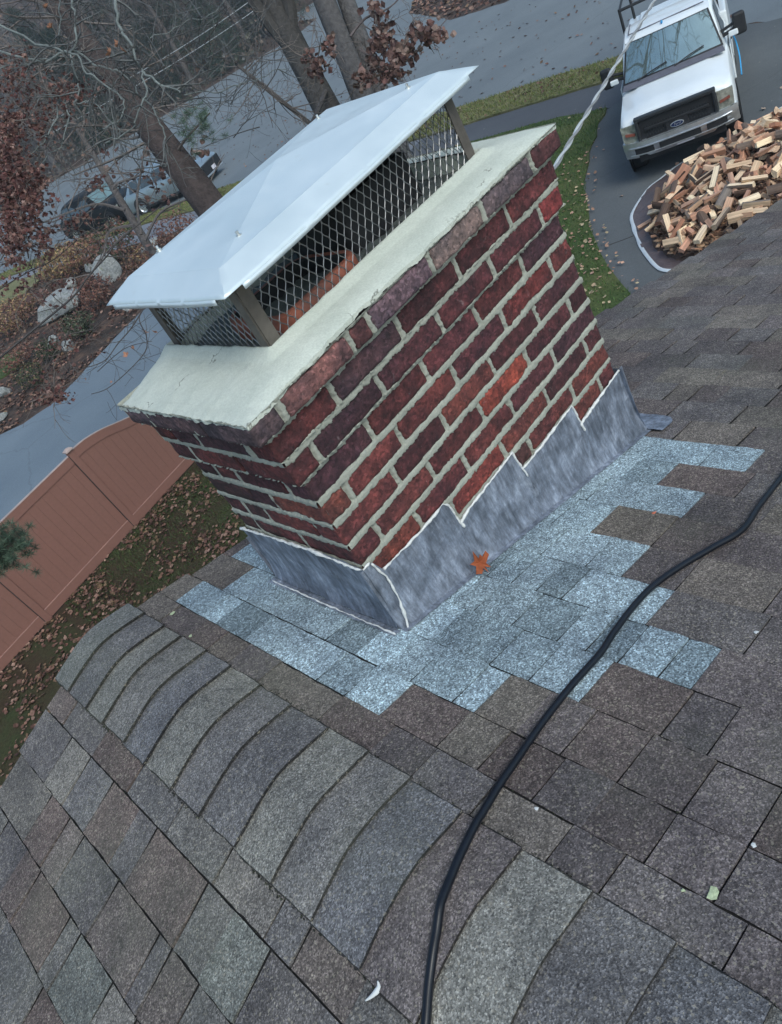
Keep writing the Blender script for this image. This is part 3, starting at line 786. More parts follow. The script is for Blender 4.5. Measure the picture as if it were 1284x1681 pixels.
def mesh_side(a, b_):
    mb = MB(); A, B_, A2, B2 = CB[a] - Vector((0, 0, .004)), CB[b_] - Vector((0, 0, .004)), CT[a], CT[b_]
    L = (B_ - A).length; nx = int(round(L / 0.0245)); H_ = 0.19; nz = 5
    def P(i, j): return bil(A, B_, A2, B2, i / nx, j / nz)
    nn = (B_ - A).cross(Vector((0, 0, 1))).normalized()
    for j in range(nz * 2 + 1):
        for i in range(nx * 2 + 1):
            if (i + j) % 2: continue
            for di in (-1, 1):
                i2, j2 = i + di, j + 1
                if 0 <= i2 <= nx * 2 and j2 <= nz * 2:
                    p, q = P(i / 2, j / 2), P(i2 / 2, j2 / 2); d = q - p
                    # expanded metal: strands leave the knots almost upright, then swing across
                    m1 = p + Vector((d.x * .14, d.y * .14, d.z * 0.22)); m2 = q - Vector((d.x * .14, d.y * .14, d.z * 0.22))
                    mb.tube([p, m1, m2, q], [0.0015, 0.00115, 0.00115, 0.0015], 4, cap=False)
    return kparent(mb.build('mesh_side', M['mesh']))
for a, b_ in (('N', 'R'), ('R', 'B'), ('B', 'L'), ('L', 'N')): mesh_side(a, b_)
mt = MB()
for a, b_ in (('N', 'R'), ('R', 'B'), ('B', 'L'), ('L', 'N')):       # top angle under the lid and bottom strip
    p, q = CT[a], CT[b_]; mt.tube([p, q], 0.004, 4)
    if a in 'RB': mt.quad(CB[a], CB[b_], CB[b_] + Vector((0, 0, 0.013)), CB[a] + Vector((0, 0, 0.013)))
kparent(mt.build('frame_rail', M['post']))
for (bx, by, bz) in ((0.232, 0.088, 0.2265), (0.838, 0.132, 0.2265), (0.838, 0.478, 0.2265), (0.232, 0.442, 0.2265)):
    mb = MB(); T = Matrix.Translation((bx, by, bz))
    mb.lathe([(0.0001, 0.0), (0.010, 0.0), (0.010, 0.0016), (0.007, 0.0018), (0.0065, 0.006), (0.0035, 0.0065), (0.0035, 0.014), (0.0001, 0.0142)], 12, T)
    kparent(mb.build('wing_nut', M['bolt'], auto=30))

# ------------------------------------------------------------------ things lying on the roof
cpx = [(692, 1760), (694, 1720), (699, 1681), (705, 1610), (717, 1529), (740, 1441), (775, 1365), (816, 1295), (851, 1243), (892, 1184), (938, 1126), (985, 1073), (1008, 1038), (1043, 992), (1078, 957), (1125, 925), (1172, 898), (1219, 869), (1248, 828), (1284, 782), (1330, 720), (1390, 660)]
cpts = [on_roof(u, v, 0.0075) for u, v in cpx]
def catmull(P, n=8):
    out = []
    for i in range(len(P) - 1):
        p0, p1, p2, p3 = P[max(i - 1, 0)], P[i], P[i + 1], P[min(i + 2, len(P) - 1)]
        for k in range(n):
            t = k / n
            out.append(0.5 * ((2 * p1) + (p2 - p0) * t + (2 * p0 - 5 * p1 + 4 * p2 - p3) * t * t + (3 * p1 - p0 - 3 * p2 + p3) * t ** 3))
    out.append(P[-1]); return out
cc = catmull(cpts); cc = [Vector((p.x, p.y, max(p.z, surf(p.x) + 0.007))) for p in cc]
mb = MB(); mb.tube(cc, 0.0074, 14); tag(mb.build('cable', M['rubber'], smooth=True), 'thick black cable snaking down over the shingles and the ridge', 'cable')

LEAF = [(0, -1.0), (0.06, -0.55), (0.42, -0.62), (0.30, -0.30), (0.85, -0.20), (0.55, 0.05), (0.80, 0.45), (0.36, 0.36), (0.30, 0.62), (0, 1.0), (-0.30, 0.62), (-0.36, 0.36), (-0.80, 0.45), (-0.55, 0.05), (-0.85, -0.20), (-0.30, -0.30), (-0.42, -0.62), (-0.06, -0.55)]
MAPLE = [(-.5, -.6), (-.08, -.42), (.02, -.95), (.06, -.42), (.38, -.7), (.30, -.25), (.88, .08), (.80, .48), (.36, .22), (.30, .55), (.06, .34), (-.12, 1.2), (-.30, .38), (-.72, .40), (-.42, 0), (-.92, -.3)]
def leaf(mb, c, s, nrm, rot, col, curl=0.25, pts=LEAF):
    z = Vector(nrm).normalized(); x = z.orthogonal().normalized(); x = Matrix.Rotation(rot, 3, z) @ x; y = z.cross(x)
    vs = [tuple(Vector(c) + z * (-curl * s * 0.2))]
    for a, b_ in pts:
        r2 = a * a + b_ * b_
        vs.append(tuple(Vector(c) + (x * a + y * b_) * s * 0.5 + z * (curl * s * 0.5 * r2 * (0.6 + 0.6 * math.sin(a * 5 + b_ * 3)))))
    n = len(pts); mb.add(vs, [(0, i + 1, (i + 1) % n + 1) for i in range(n)], col)
mb = MB(); p = on_roof(786, 934, 0.0); leaf(mb, (p.x + 0.004, -0.040, p.z + 0.026), 0.070, (-0.25, -0.85, 0.5), 2.2, (0.30, 0.085, 0.035), 0.75, MAPLE)
mb.tube([(p.x, -0.036, p.z + 0.022), (p.x - 0.004, -0.045, p.z + 0.002)], 0.0007, 5, (0.3, 0.08, 0.03))
tag(mb.build('maple_leaf', M['leafmat'], solid=0.0006), 'curled orange maple leaf resting against the lead flashing', 'leaf')
mb = MB(); p = on_roof(1075, 844, 0.0); leaf(mb, (p.x, p.y, p.z + 0.003), 0.018, (0, 0, 1), 0.4, (0.42, 0.13, 0.08), 0.4, LEAF[:9])
tag(mb.build('leaf_scrap', M['leafmat'], solid=0.0006), 'tiny reddish leaf scrap on a brown shingle beyond the blue patch', 'leaf')
def fleck(u, v, s, col, seed, name, lab, cat, grp=None, n=9, h=0.0015):
    r = random.Random(seed); p = on_roof(u, v, 0.0); dx = SL if p.x < XR else -SL
    mb = MB(); vs = [(p.x, p.y, p.z + h)]
    for i in range(n):
        a = 2 * PI * i / n; q = s * r.uniform(0.45, 1.1); vs.append((p.x + q * math.cos(a), p.y + q * math.sin(a), p.z + dx * q * math.cos(a) + 0.0006))
    mb.add(vs, [(0, i + 1, (i + 1) % n + 1) for i in range(n)])
    return tag(mb.build(name, col), lab, cat, grp)
lich = simple('pale_lichen', (0.42, 0.48, 0.30), 0.9, var=0.3, scale=200); chalk = simple('white_spatter', (0.6, 0.62, 0.62), 0.8)
for i, (u, v, s, lab) in enumerate([(283, 1007, 0.010, 'pale green lichen patch on the brown shingle at the rake end of the blue patch'), (313, 1044, 0.007, 'small pale green lichen dot just above the ridge caps'), (1170, 1467, 0.011, 'pale lichen patch right of the black cable, lowest on the slope'), (1122, 1462, 0.004, 'small lichen dot just left of the pale lichen patch low on the slope'), (880, 1327, 0.005, 'white fleck close beside the black cable'), (1242, 1038, 0.005, 'white fleck on the shingles near the right edge of the photo'), (1237, 1388, 0.005, 'slim white fleck right of the cable, above the lichen patch')]):
    fleck(u, v, s, lich if i < 4 else chalk, i, 'lichen_patch' if i < 4 else 'white_fleck', lab, 'lichen' if i < 4 else 'fleck')
mb = MB()
A = [on_roof(u, v, 0.002) for u, v in ((600, 1643), (612, 1634), (622, 1622), (620, 1610))]
mb.tube(catmull(A, 5), [0.001, 0.0015, .002, .0025, .003, .0035, .004, .0045, .005, .005, .0045, .004, .003, .002, .0015, .001], 6)
tag(mb.build('caulk_scrap', chalk, smooth=True), 'torn curl of white caulk on the shingles beside the ridge caps', 'scrap')

# dirt and moss caught along the edges of the ridge caps and in the shingle joints
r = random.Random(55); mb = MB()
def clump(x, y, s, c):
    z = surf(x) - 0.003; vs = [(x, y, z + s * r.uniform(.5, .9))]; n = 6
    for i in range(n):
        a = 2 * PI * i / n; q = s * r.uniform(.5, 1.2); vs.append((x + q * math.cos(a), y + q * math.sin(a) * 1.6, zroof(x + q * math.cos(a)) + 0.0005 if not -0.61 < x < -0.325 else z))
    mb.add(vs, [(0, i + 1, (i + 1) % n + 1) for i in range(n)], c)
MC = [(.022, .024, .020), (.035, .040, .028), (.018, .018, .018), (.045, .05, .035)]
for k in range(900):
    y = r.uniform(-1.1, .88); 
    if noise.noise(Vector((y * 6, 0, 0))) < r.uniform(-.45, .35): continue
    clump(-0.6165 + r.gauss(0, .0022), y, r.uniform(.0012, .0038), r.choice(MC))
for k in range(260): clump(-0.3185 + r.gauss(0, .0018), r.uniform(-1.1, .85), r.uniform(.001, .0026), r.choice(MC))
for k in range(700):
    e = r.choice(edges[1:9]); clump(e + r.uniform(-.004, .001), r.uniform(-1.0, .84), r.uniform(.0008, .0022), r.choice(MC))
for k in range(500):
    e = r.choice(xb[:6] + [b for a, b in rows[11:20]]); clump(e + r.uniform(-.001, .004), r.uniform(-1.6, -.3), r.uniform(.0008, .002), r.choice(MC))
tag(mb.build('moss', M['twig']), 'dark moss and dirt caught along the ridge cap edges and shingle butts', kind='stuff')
# ------------------------------------------------------------------ ground, street, drives, beds
def attrless_ground(name, stops, scale=3, rough=0.95, bmp=0.6, bs=30, bd=0.03, fine=None, sp=None):
    m, N, b = newmat(name)
    t = tex_noise(N, scale, 8, 0.65); r = ramp(N, t.outputs[0], stops); c = r.outputs[0]
    if fine:
        t2 = tex_noise(N, fine, 5, 0.7); r2 = ramp(N, t2.outputs[0], [(0.3, g3(0.6)), (0.7, g3(1.4))]); c = mix(N, 'MULTIPLY', 1.0, c, r2.outputs[0])
    if sp:
        t3 = tex_noise(N, sp[0], 4, 0.6); f = ramp(N, t3.outputs[0], [(sp[1], g3(0)), (sp[1] + 0.05, g3(sp[3]))]); c = mix(N, 'MIX', f.outputs[0], c, sp[2])
    lnk(N, c, b.inputs['Base Color']); b.inputs['Roughness'].default_value = rough; b.inputs['Specular IOR Level'].default_value = 0.2
    t4 = tex_noise(N, bs, 5, 0.7); bump(N, b, t4.outputs[0], bmp, bd)
    return m
M['lawn'] = attrless_ground('lawn', [(0.3, (0.040, 0.068, 0.024)), (0.5, (0.060, 0.088, 0.030)), (0.62, (0.088, 0.105, 0.040)), (0.75, (0.12, 0.12, 0.05))], 0.7, fine=18, bs=40)
M['litterground'] = attrless_ground('leafy_soil', [(0.3, (0.022, 0.018, 0.016)), (0.5, (0.06, 0.042, 0.034)), (0.65, (0.12, 0.075, 0.055)), (0.8, (0.19, 0.13, 0.095))], 1.4, fine=9, bs=20)
M['yard'] = attrless_ground('leafy_yard', [(0.3, (0.030, 0.020, 0.014)), (0.48, (0.050, 0.036, 0.022)), (0.62, (0.042, 0.052, 0.022)), (0.75, (0.055, 0.068, 0.026))], 0.6, fine=25, bs=40)
M['verge'] = attrless_ground('dry_verge', [(0.3, (0.10, 0.11, 0.045)), (0.5, (0.17, 0.165, 0.08)), (0.7, (0.22, 0.20, 0.11))], 0.9, fine=14, bs=30)
def asphalt(name, c0, c1, crk=False):
    m, N, b = newmat(name)
    t = tex_noise(N, 0.35, 7, 0.6); r = ramp(N, t.outputs[0], [(0.3, c0), (0.7, c1)])
    t2 = tex_noise(N, 55, 3, 0.7); r2 = ramp(N, t2.outputs[0], [(0.3, g3(0.82)), (0.7, g3(1.2))]); c = mix(N, 'MULTIPLY', 1.0, r.outputs[0], r2.outputs[0])
    t3 = tex_noise(N, 9, 2, 0.4); f = ramp(N, t3.outputs[0], [(0.77, g3(0)), (0.79, g3(0.6))]); c = mix(N, 'MIX', f.outputs[0], c, (0.25, 0.24, 0.22))
    tc = N.nodes.new('ShaderNodeTexCoord'); tn = tex_noise(N, 1.2, 5, 0.7)
    va = N.nodes.new('ShaderNodeMixRGB'); va.inputs[0].default_value = 0.35; lnk(N, tc.outputs['Object'], va.inputs[1]); lnk(N, tn.outputs['Color'], va.inputs[2])
    v = N.nodes.new('ShaderNodeTexVoronoi'); v.feature = 'DISTANCE_TO_EDGE'; v.inputs['Scale'].default_value = 0.16; lnk(N, va.outputs[0], v.inputs['Vector'])
    rr = ramp(N, v.outputs['Distance'], [(0.001, g3(0.22)), (0.004, g3(0))]); c = mix(N, 'MIX', rr.outputs[0], c, (0.03, 0.03, 0.035))
    lnk(N, c, b.inputs['Base Color']); b.inputs['Roughness'].default_value = 0.82; b.inputs['Specular IOR Level'].default_value = 0.35
    bump(N, b, t2.outputs[0], 0.3, 0.004); return m
M['street'] = asphalt('street_asphalt', (0.125, 0.145, 0.160), (0.165, 0.188, 0.202))
M['drive'] = asphalt('driveway_asphalt', (0.072, 0.080, 0.086), (0.112, 0.122, 0.128))
M['drive2'] = asphalt('old_drive_asphalt', (0.13, 0.165, 0.20), (0.165, 0.205, 0.24))
M['walk'] = asphalt('walk_asphalt', (0.15, 0.16, 0.185), (0.19, 0.20, 0.225))
M['walk2'] = asphalt('dark_walk_asphalt', (0.07, 0.074, 0.085), (0.10, 0.105, 0.115))

def sheet(name, pts, z, mat, label=None, wob=0.0, seed=0, thick=0.0):
    """flat irregular sheet; edge subdivided with a little wander"""
    P = []
    n = len(pts)
    for i in range(n):
        a, b_ = Vector((pts[i][0], pts[i][1], 0)), Vector((pts[(i + 1) % n][0], pts[(i + 1) % n][1], 0))
        k = max(1, min(60, int((b_ - a).length / 0.35))) if wob else 1
        t = (b_ - a).normalized(); nn = Vector((-t.y, t.x, 0))
        for q in range(k):
            p = a.lerp(b_, q / k); d = wob * noise.noise(p * 1.3 + Vector((seed, 0, 0))) + wob * 0.5 * noise.noise(p * 5)
            P.append(p + nn * (d if q else 0))
    bm = bmesh.new(); vs = [bm.verts.new((p.x, p.y, z)) for p in P]
    f = bm.faces.new(vs); f.normal_update()
    if f.normal.z < 0: f.normal_flip()
    if thick:
        ed = list(f.edges); g = bmesh.ops.extrude_edge_only(bm, edges=ed)
        for v in [x for x in g['geom'] if isinstance(x, bmesh.types.BMVert)]: v.co.z -= thick
    bmesh.ops.triangulate(bm, faces=[f])
    bmesh.ops.recalc_face_normals(bm, faces=bm.faces[:]) if thick else None
    me = bpy.data.meshes.new(name); bm.to_mesh(me); bm.free(); me.materials.append(mat)
    o = bpy.data.objects.new(name, me); COL.objects.link(o); return tag(o, label, None, None, 'structure')
gb = MB(); gb.quad((-400, -400, GZ), (600, -400, GZ), (600, 600, GZ), (-400, 600, GZ))
tag(gb.build('ground', M['litterground']), kind='structure')
lv = 0.004
street = [(13.3, 56), (13.63, 53.1), (15.25, 47.4), (15.8, 44.4), (17.4, 38), (18.2, 32), (19.3, 23), (19.75, 17.5), (20.0, 14.4), (20.1, 9.3), (19.5, 7.9), (19.3, -40), (60, -40), (60, 12), (36, 17), (32.3, 24.8), (33.3, 29), (40, 38), (70, 60), (95, 85), (100, 100), (72, 92), (59, 68), (54, 66), (50, 72), (45, 76), (43, 79), (38, 86), (30, 96), (10, 110), (2, 100)]
sheet('street', street, GZ + 1 * lv, M['street'], 'wide blue-grey asphalt street', 0.12, 1)
verge = [(13.0, 53.5), (13.63, 53.0), (15.25, 47.4), (15.8, 44.4), (17.4, 38), (18.2, 32), (19.3, 23), (19.75, 17.5), (20.0, 14.4), (20.1, 9.3), (18.6, 9.6), (18.3, 13.3), (17.6, 22), (16.45, 31.3), (16.3, 36), (15.5, 40.5), (14.1, 45), (13.1, 50.2), (12.6, 52.5)]
sheet('grass_verge', verge, GZ + 0.06, M['verge'], 'strip of grass between street and walkway', 0.10, 2, 0.056)
sheet('walkway', [(12.3, 56), (12.6, 52.5), (13.1, 50.2), (14.1, 45), (15.5, 40.5), (16.3, 36), (16.45, 31.3), (17.6, 22), (17.9, 18), (16.2, 18), (15.9, 22), (14.75, 30), (14.1, 35.1), (13.1, 43.3), (12.1, 48.9), (10.5, 56)], GZ + 2 * lv, M['walk'], 'pale asphalt walkway along the street', 0.05, 3)
sheet('walkway', [(17.9, 18), (18.3, 13.3), (18.6, 9.6), (16.6, 10.4), (16.7, 12.7), (16.2, 18)], GZ + 2 * lv, M['walk2'], 'dark asphalt walkway meeting the driveway', 0.04, 4)
lawn_r = [(16.58, 10.5), (15.43, 10.11), (14.25, 9.62), (13.32, 9.14), (12.1, 8.42), (11.38, 7.93), (10.5, 7.29), (9.96, 6.85), (9.52, 6.45), (9.04, 5.96), (8.6, 5.48), (7.5, 4.4), (5, 3.0), (4.0, 8.5), (4.0, 13), (9, 19), (16.2, 18), (16.7, 12.7)]
sheet('lawn', lawn_r, GZ + 0.05, M['lawn'], 'green lawn between chimney and driveway', 0.10, 5, 0.045)
drv = [(19.5, 7.9), (20.1, 9.3), (18.6, 9.6), (16.6, 10.4), (16.5, 10.6), (15.4, 10.2), (14.2, 9.7), (13.3, 9.2), (12.1, 8.5), (11.3, 8.0), (10.4, 7.35), (9.9, 6.9), (9.4, 6.5), (9.0, 6.0), (8.5, 5.5), (7.4, 4.4), (5, 2.9), (5.3, -6), (19.3, -6)]
sheet('driveway', drv, GZ + 2 * lv, M['drive'], 'dark asphalt driveway under the truck and the firewood', 0.03, 6)
sheet('old_driveway', [(-20, 12.6), (2.0, 12.75), (9.5, 13.4), (12, 18), (10.5, 23), (8.86, 23.9), (7.48, 23.5), (6.17, 23), (5.17, 22.6), (4.29, 22.3), (3.35, 22.7), (2.78, 23.4), (-2, 25), (-20, 30)], GZ + 3 * lv, M['drive2'], 'blue-grey asphalt drive behind the fence', 0.10, 7)
sheet('yard', [(-14, -4), (9.5, -4), (9.5, 13.3), (2, 12.4), (-14, 10.9)], GZ + 1.5 * lv, M['yard'], 'leaf-strewn yard between house and fence')
sheet('lawn', [(12.1, 48.9), (13.1, 43.3), (12.7, 42.2), (11.0, 41.3), (9.6, 44), (8.5, 49), (6, 56), (10.5, 56)], GZ + 0.055, M['verge'], 'patch of lawn beyond the boulder bed', 0.3, 8, 0.05)
sheet('lawn', [(5.6, 33.5), (6.6, 30.8), (5.8, 29), (3, 30), (-2, 33), (-2, 42), (4, 40)], GZ + 0.055, M['lawn'], 'mossy green patch at the left of the bed', 0.3, 9, 0.05)
# seam in the driveway
mb = MB(); q = [gp(x, y) for x, y in ((995, 405), (1008, 400), (1022, 395), (1040, 388))]
mb.tube([(a, b_, GZ + 0.002) for a, b_ in q], 0.014, 5)
tag(mb.build('driveway_crack', M['soot']), 'dark crack across the driveway asphalt', kind='structure')

def inpoly(x, y, P):
    c = False; n = len(P); j = n - 1
    for i in range(n):
        xi, yi = P[i]; xj, yj = P[j]
        if (yi > y) != (yj > y) and x < (xj - xi) * (y - yi) / (yj - yi) + xi: c = not c
        j = i
    return c
def sample(P, n, r):
    xs = [p[0] for p in P]; ys_ = [p[1] for p in P]; out = []
    while len(out) < n:
        x, y = r.uniform(min(xs), max(xs)), r.uniform(min(ys_), max(ys_))
        if inpoly(x, y, P): out.append((x, y))
    return out
SL_ = [LEAF[i] for i in (0, 2, 4, 6, 9, 12, 14, 16)]
LC = [(0.17, 0.09, 0.065), (0.13, 0.065, 0.048), (0.22, 0.125, 0.095), (0.10, 0.05, 0.038), (0.16, 0.10, 0.06), (0.08, 0.045, 0.036), (0.27, 0.17, 0.13)]
def litter(name, P, n, s0, s1, z, seed, label, pal=LC, dens=None):
    r = random.Random(seed); mb = MB()
    for x, y in sample(P, n, r):
        if dens and noise.noise(Vector((x * dens, y * dens, seed))) < -0.05 + r.uniform(-.25, .25): continue
        c = r.choice(pal); k = r.uniform(0.7, 1.2)
        leaf(mb, (x, y, z + r.uniform(0, 0.015)), r.uniform(s0, s1), (r.gauss(0, .3), r.gauss(0, .3), 1), r.uniform(0, 6.3), tuple(q * k for q in c), r.uniform(0.1, 0.5), SL_)
    return tag(mb.build(name, M['leafmat']), label, None, None, 'stuff')
tag(litter('leaf_litter', [(-4, 6.0), (9.3, 9.5), (9.3, 13.2), (3.5, 12.5), (-4, 11.4)], 16000, 0.03, 0.095, GZ + 0.03, 1, 'fallen oak leaves over the yard grass by the fence', dens=1.3))
litter('leaf_litter', [(2.8, 23.4), (4.3, 22.3), (6.2, 23), (8.9, 24), (11, 22), (13.5, 22), (15.6, 22.5), (14.6, 30), (13.9, 35), (12.9, 42), (9.5, 44), (4, 40), (-1, 31), (-1, 25.5)], 14000, 0.07, 0.16, GZ + 0.03, 2, 'fallen leaves covering the boulder bed', dens=0.8)
litter('leaf_litter', [(x + 0.25, y - 0.1) for x, y in lawn_r[2:11]] + [(x - 0.35, y + 0.45) for x, y in reversed(lawn_r[2:11])], 150, 0.04, 0.09, GZ + 0.06, 3, 'tan leaves along the edge of the driveway', [(0.42, 0.26, 0.19), (0.34, 0.2, 0.14), (0.40, 0.32, 0.2)])
litter('leaf_litter', lawn_r, 420, 0.04, 0.09, GZ + 0.08, 4, 'a few pale leaves on the green lawn', [(0.40, 0.32, 0.2), (0.36, 0.25, 0.16)])
litter('leaf_litter', drv, 160, 0.04, 0.10, GZ + 0.02, 5, 'single leaves on the dark driveway', [(0.40, 0.28, 0.22), (0.3, 0.24, 0.2)])
litter('leaf_litter', [(x, y) for x, y in verge], 1200, 0.05, 0.13, GZ + 0.07, 6, 'leaves in the grass verge', dens=0.5)
litter('leaf_litter', [(20, 8), (20, 45), (34, 60), (32, 25), (34, 8)], 700, 0.06, 0.14, GZ + 0.02, 7, 'scattered leaves on the street')
litter('leaf_litter', [(32.5, 24.5), (33.3, 29), (40, 38), (70, 60), (80, 50), (50, 20), (36, 17)], 9000, 0.12, 0.3, GZ + 0.03, 8, 'banks of fallen leaves beyond the street')
def grass(name, P, n, h, z, seed, label, cols):
    r = random.Random(seed); mb = MB()
    for x, y in sample(P, n, r):
        a = r.uniform(0, 6.3); w_ = 0.008 * h / 0.05; hh = h * r.uniform(0.5, 1.2); lx, ly = r.gauss(0, .4) * hh, r.gauss(0, .4) * hh
        dx, dy = math.cos(a) * w_, math.sin(a) * w_; c = r.choice(cols); k = r.uniform(0.7, 1.3)
        mb.add([(x - dx, y - dy, z), (x + dx, y + dy, z), (x + lx, y + ly, z + hh)], [(0, 1, 2)], tuple(q * k for q in c))
    return tag(mb.build(name, M['needle']), label, None, None, 'stuff')
GC = [(0.055, 0.115, 0.03), (0.07, 0.13, 0.035), (0.11, 0.14, 0.05), (0.045, 0.09, 0.026)]
grass('grass', lawn_r, 42000, 0.06, GZ + 0.05, 1, 'short green grass of the lawn by the driveway', GC)
grass('grass', [(0, 8), (9.3, 9), (9.3, 13.2), (3.5, 12.4), (0, 12)], 22000, 0.06, GZ + 0.005, 2, 'short yard grass under the leaves', [(0.05, 0.075, 0.024), (0.06, 0.065, 0.03), (0.04, 0.055, 0.02)])
grass('grass', verge, 26000, 0.08, GZ + 0.06, 3, 'dry grass of the verge', [(0.16, 0.18, 0.06), (0.11, 0.16, 0.045), (0.2, 0.19, 0.09)])

# ------------------------------------------------------------------ the fence
fa, fb = Vector((-0.34, 11.95, GZ)), Vector((1.90, 12.24, GZ))
fd = (fb - fa).normalized(); fang = math.atan2(fd.y, fd.x)
M['vinyl'] = simple('brown_vinyl', (0.215, 0.105, 0.083), 0.5, var=0.05, scale=20, bmp=0.1, bscale=60)
M['vinyl2'] = simple('light_brown_vinyl', (0.33, 0.19, 0.16), 0.5)
M['vinylcap'] = simple('pale_vinyl_cap', (0.42, 0.32, 0.29), 0.5)
fence = tag(empty('privacy_fence', fb, fang), 'tan-brown vinyl privacy fence with an arched panel beside the leafy yard', 'fence')
PW = (fb - fa).length
def fchild(o): o.parent = fence; return o
def topz(i, u): # height of rail top on panel i at u in 0..1
    if i == 0:
        T = [(0, 1.84), (.10, 1.835), (.22, 1.79), (.32, 1.73), (.41, 1.66), (.52, 1.575), (.64, 1.50), (.78, 1.45), (1, 1.43)]
        for (a, za), (b_, zb) in zip(T, T[1:]):
            if a <= u <= b_: return za + (zb - za) * (u - a) / (b_ - a)
    if i > 0: return 1.45
    return 1.80
for i in range(-4, 3):
    x0 = i * PW
    mb = MB(); tzp = max(topz(i, 0), topz(i - 1, 1)); mb.box((x0, 0, tzp / 2), (0.125, 0.075, tzp + 0.06))
    po = fchild(mb.build('post', M['vinyl'], bevel=0.006))
    mb = MB(); mb.box((x0, 0, tzp + 0.045), (0.15, 0.15, 0.03)); mb.box((x0, 0, tzp + 0.075), (0.13, 0.13, 0.03), taper=0.25)
    cp = mb.build('post_cap', M['vinylcap'], bevel=0.004); cp.parent = po
    mb = MB(); mb.box((x0 - .068, -.024, tzp / 2), (0.014, 0.02, tzp - .05)); g_ = mb.build('shadow_strip', M['soot']); g_.parent = po  # near-black strip painting the shadow line beside each post
    # tongue and groove boards
    mb = MB(); nb_ = 13
    for k in range(nb_):
        u0, u1 = k / nb_, (k + 1) / nb_
        xa, xb_ = x0 + 0.062 + (PW - 0.124) * u0 + 0.0012, x0 + 0.062 + (PW - 0.124) * u1 - 0.0012
        for s in (0,):
            za, zb = topz(i, u0) - 0.06, topz(i, u1) - 0.06
            vs = [(xa, -0.011, 0.12), (xb_, -0.011, 0.12), (xb_, -0.011, zb), (xa, -0.011, za), (xa, 0.011, 0.12), (xb_, 0.011, 0.12), (xb_, 0.011, zb), (xa, 0.011, za)]
            mb.add(vs, [(0, 1, 2, 3), (7, 6, 5, 4), (1, 5, 6, 2), (4, 0, 3, 7)])
    vs_ = [(x0 + 0.06, 0, 0.1), (x0 + PW - 0.06, 0, 0.1), (x0 + PW - 0.06, 0, topz(i, 1) - 0.1), (x0 + 0.06, 0, topz(i, 0) - 0.1)]
    mb.add(vs_, [(0, 1, 2, 3)])
    fchild(mb.build('panel', M['vinyl']))
    # rails
    mb = MB(); n = 16
    def rail(zf_, h, t, cap=False):
        vs = []
        for k in range(n + 1):
            u = k / n; x = x0 + 0.06 + (PW - 0.12) * u; z = zf_(u)
            vs += [(x, -t, z - h), (x, -t, z), (x, t, z), (x, t, z - h)]
        fs = []
        for k in range(n):
            for q in range(4): fs.append((4 * k + q, 4 * k + (q + 1) % 4, 4 * k + 4 + (q + 1) % 4, 4 * k + 4 + q))
        mb.add(vs, fs)
    for zf_, h in ((lambda u: topz(i, u), 0.16), (lambda u: 0.20, 0.17)):
        mb = MB(); rail(zf_, h, 0.028); ra = fchild(mb.build('rail', M['vinyl'], auto=30))
        mb = MB(); rail(lambda u: zf_(u) + 0.012, 0.010, 0.030); mb.build('rail_cap', M['vinylcap'] if h < 0.165 else M['vinyl2'], ra, auto=30)

# ------------------------------------------------------------------ boulders
M['rock'] = attrless_ground('boulder_stone', [(0.3, (0.20, 0.21, 0.21)), (0.5, (0.28, 0.29, 0.285)), (0.7, (0.36, 0.36, 0.345))], 3, fine=12, bs=9, bd=0.06, sp=(5, 0.62, (0.16, 0.19, 0.12), 0.6))
def boulder(c, d, rz, seed, lab):
    bm = bmesh.new(); bmesh.ops.create_icosphere(bm, subdivisions=4, radius=1.0)
    r = random.Random(seed); pl_ = [(Vector((r.gauss(0, 1), r.gauss(0, 1), r.gauss(0.2, .8))).normalized(), r.uniform(0.5, 0.8)) for _ in range(16)]
    for v in bm.verts:
        p = v.co.copy()
        for n_, k in pl_:
            e = p.dot(n_) - k
            if e > 0: p -= n_ * e * 0.93
        p += p.normalized() * (0.06 * noise.noise(p * 2.5 + Vector((seed, 0, 0))) + 0.02 * noise.noise(p * 9))
        v.co = Vector((p.x * d[0] / 2, p.y * d[1] / 2, p.z * d[2] / 2))
    me = bpy.data.meshes.new('boulder'); bm.to_mesh(me); bm.free(); me.materials.append(M['rock'])
    me.polygons.foreach_set('use_smooth', [True] * len(me.polygons)); me.set_sharp_from_angle(angle=rad(28))
    o = bpy.data.objects.new('boulder', me); COL.objects.link(o); o.location = (c[0], c[1], GZ + d[2] * 0.28); o.rotation_euler = (0, 0, rz)
    return tag(o, lab, 'boulder', 'boulders in the leafy bed')
for i, (u, v, d, rz, lab) in enumerate([(104, 515, (3.5, 2.1, 1.4), 1.75, 'biggest pale boulder, flat-topped, in the leafy bed'), (181, 462, (1.6, 1.3, 1.5), 0.4, 'round pale boulder right of the biggest one'),
        (116, 574, (0.75, 0.6, 0.6), 1, 'white rock below the biggest boulder'), (92, 565, (0.8, 0.45, 0.5), .5, 'grey rock left of the white rock'), (11, 648, (0.6, 0.5, 0.45), 2, 'pale rock near the left edge of the photo'), (2, 693, (0.8, 0.4, 0.4), .3, 'long pale rock at the very left edge by the old drive'),
        (251, 411, (1.3, 0.9, 0.7), 0, 'pale rock just left of the chimney cap, by the walkway'), (212, 508, (0.5, 0.4, 0.3), 0, 'small pale stone under the left tip of the cap'), (150, 444, (0.9, 0.6, 0.5), .9, 'low grey rock behind the round boulder'), (120, 472, (1.0, .6, .6), .2, 'grey rock peeking out above the biggest boulder')]):
    boulder(gp(u, v), d, rz, 20 + i, lab)

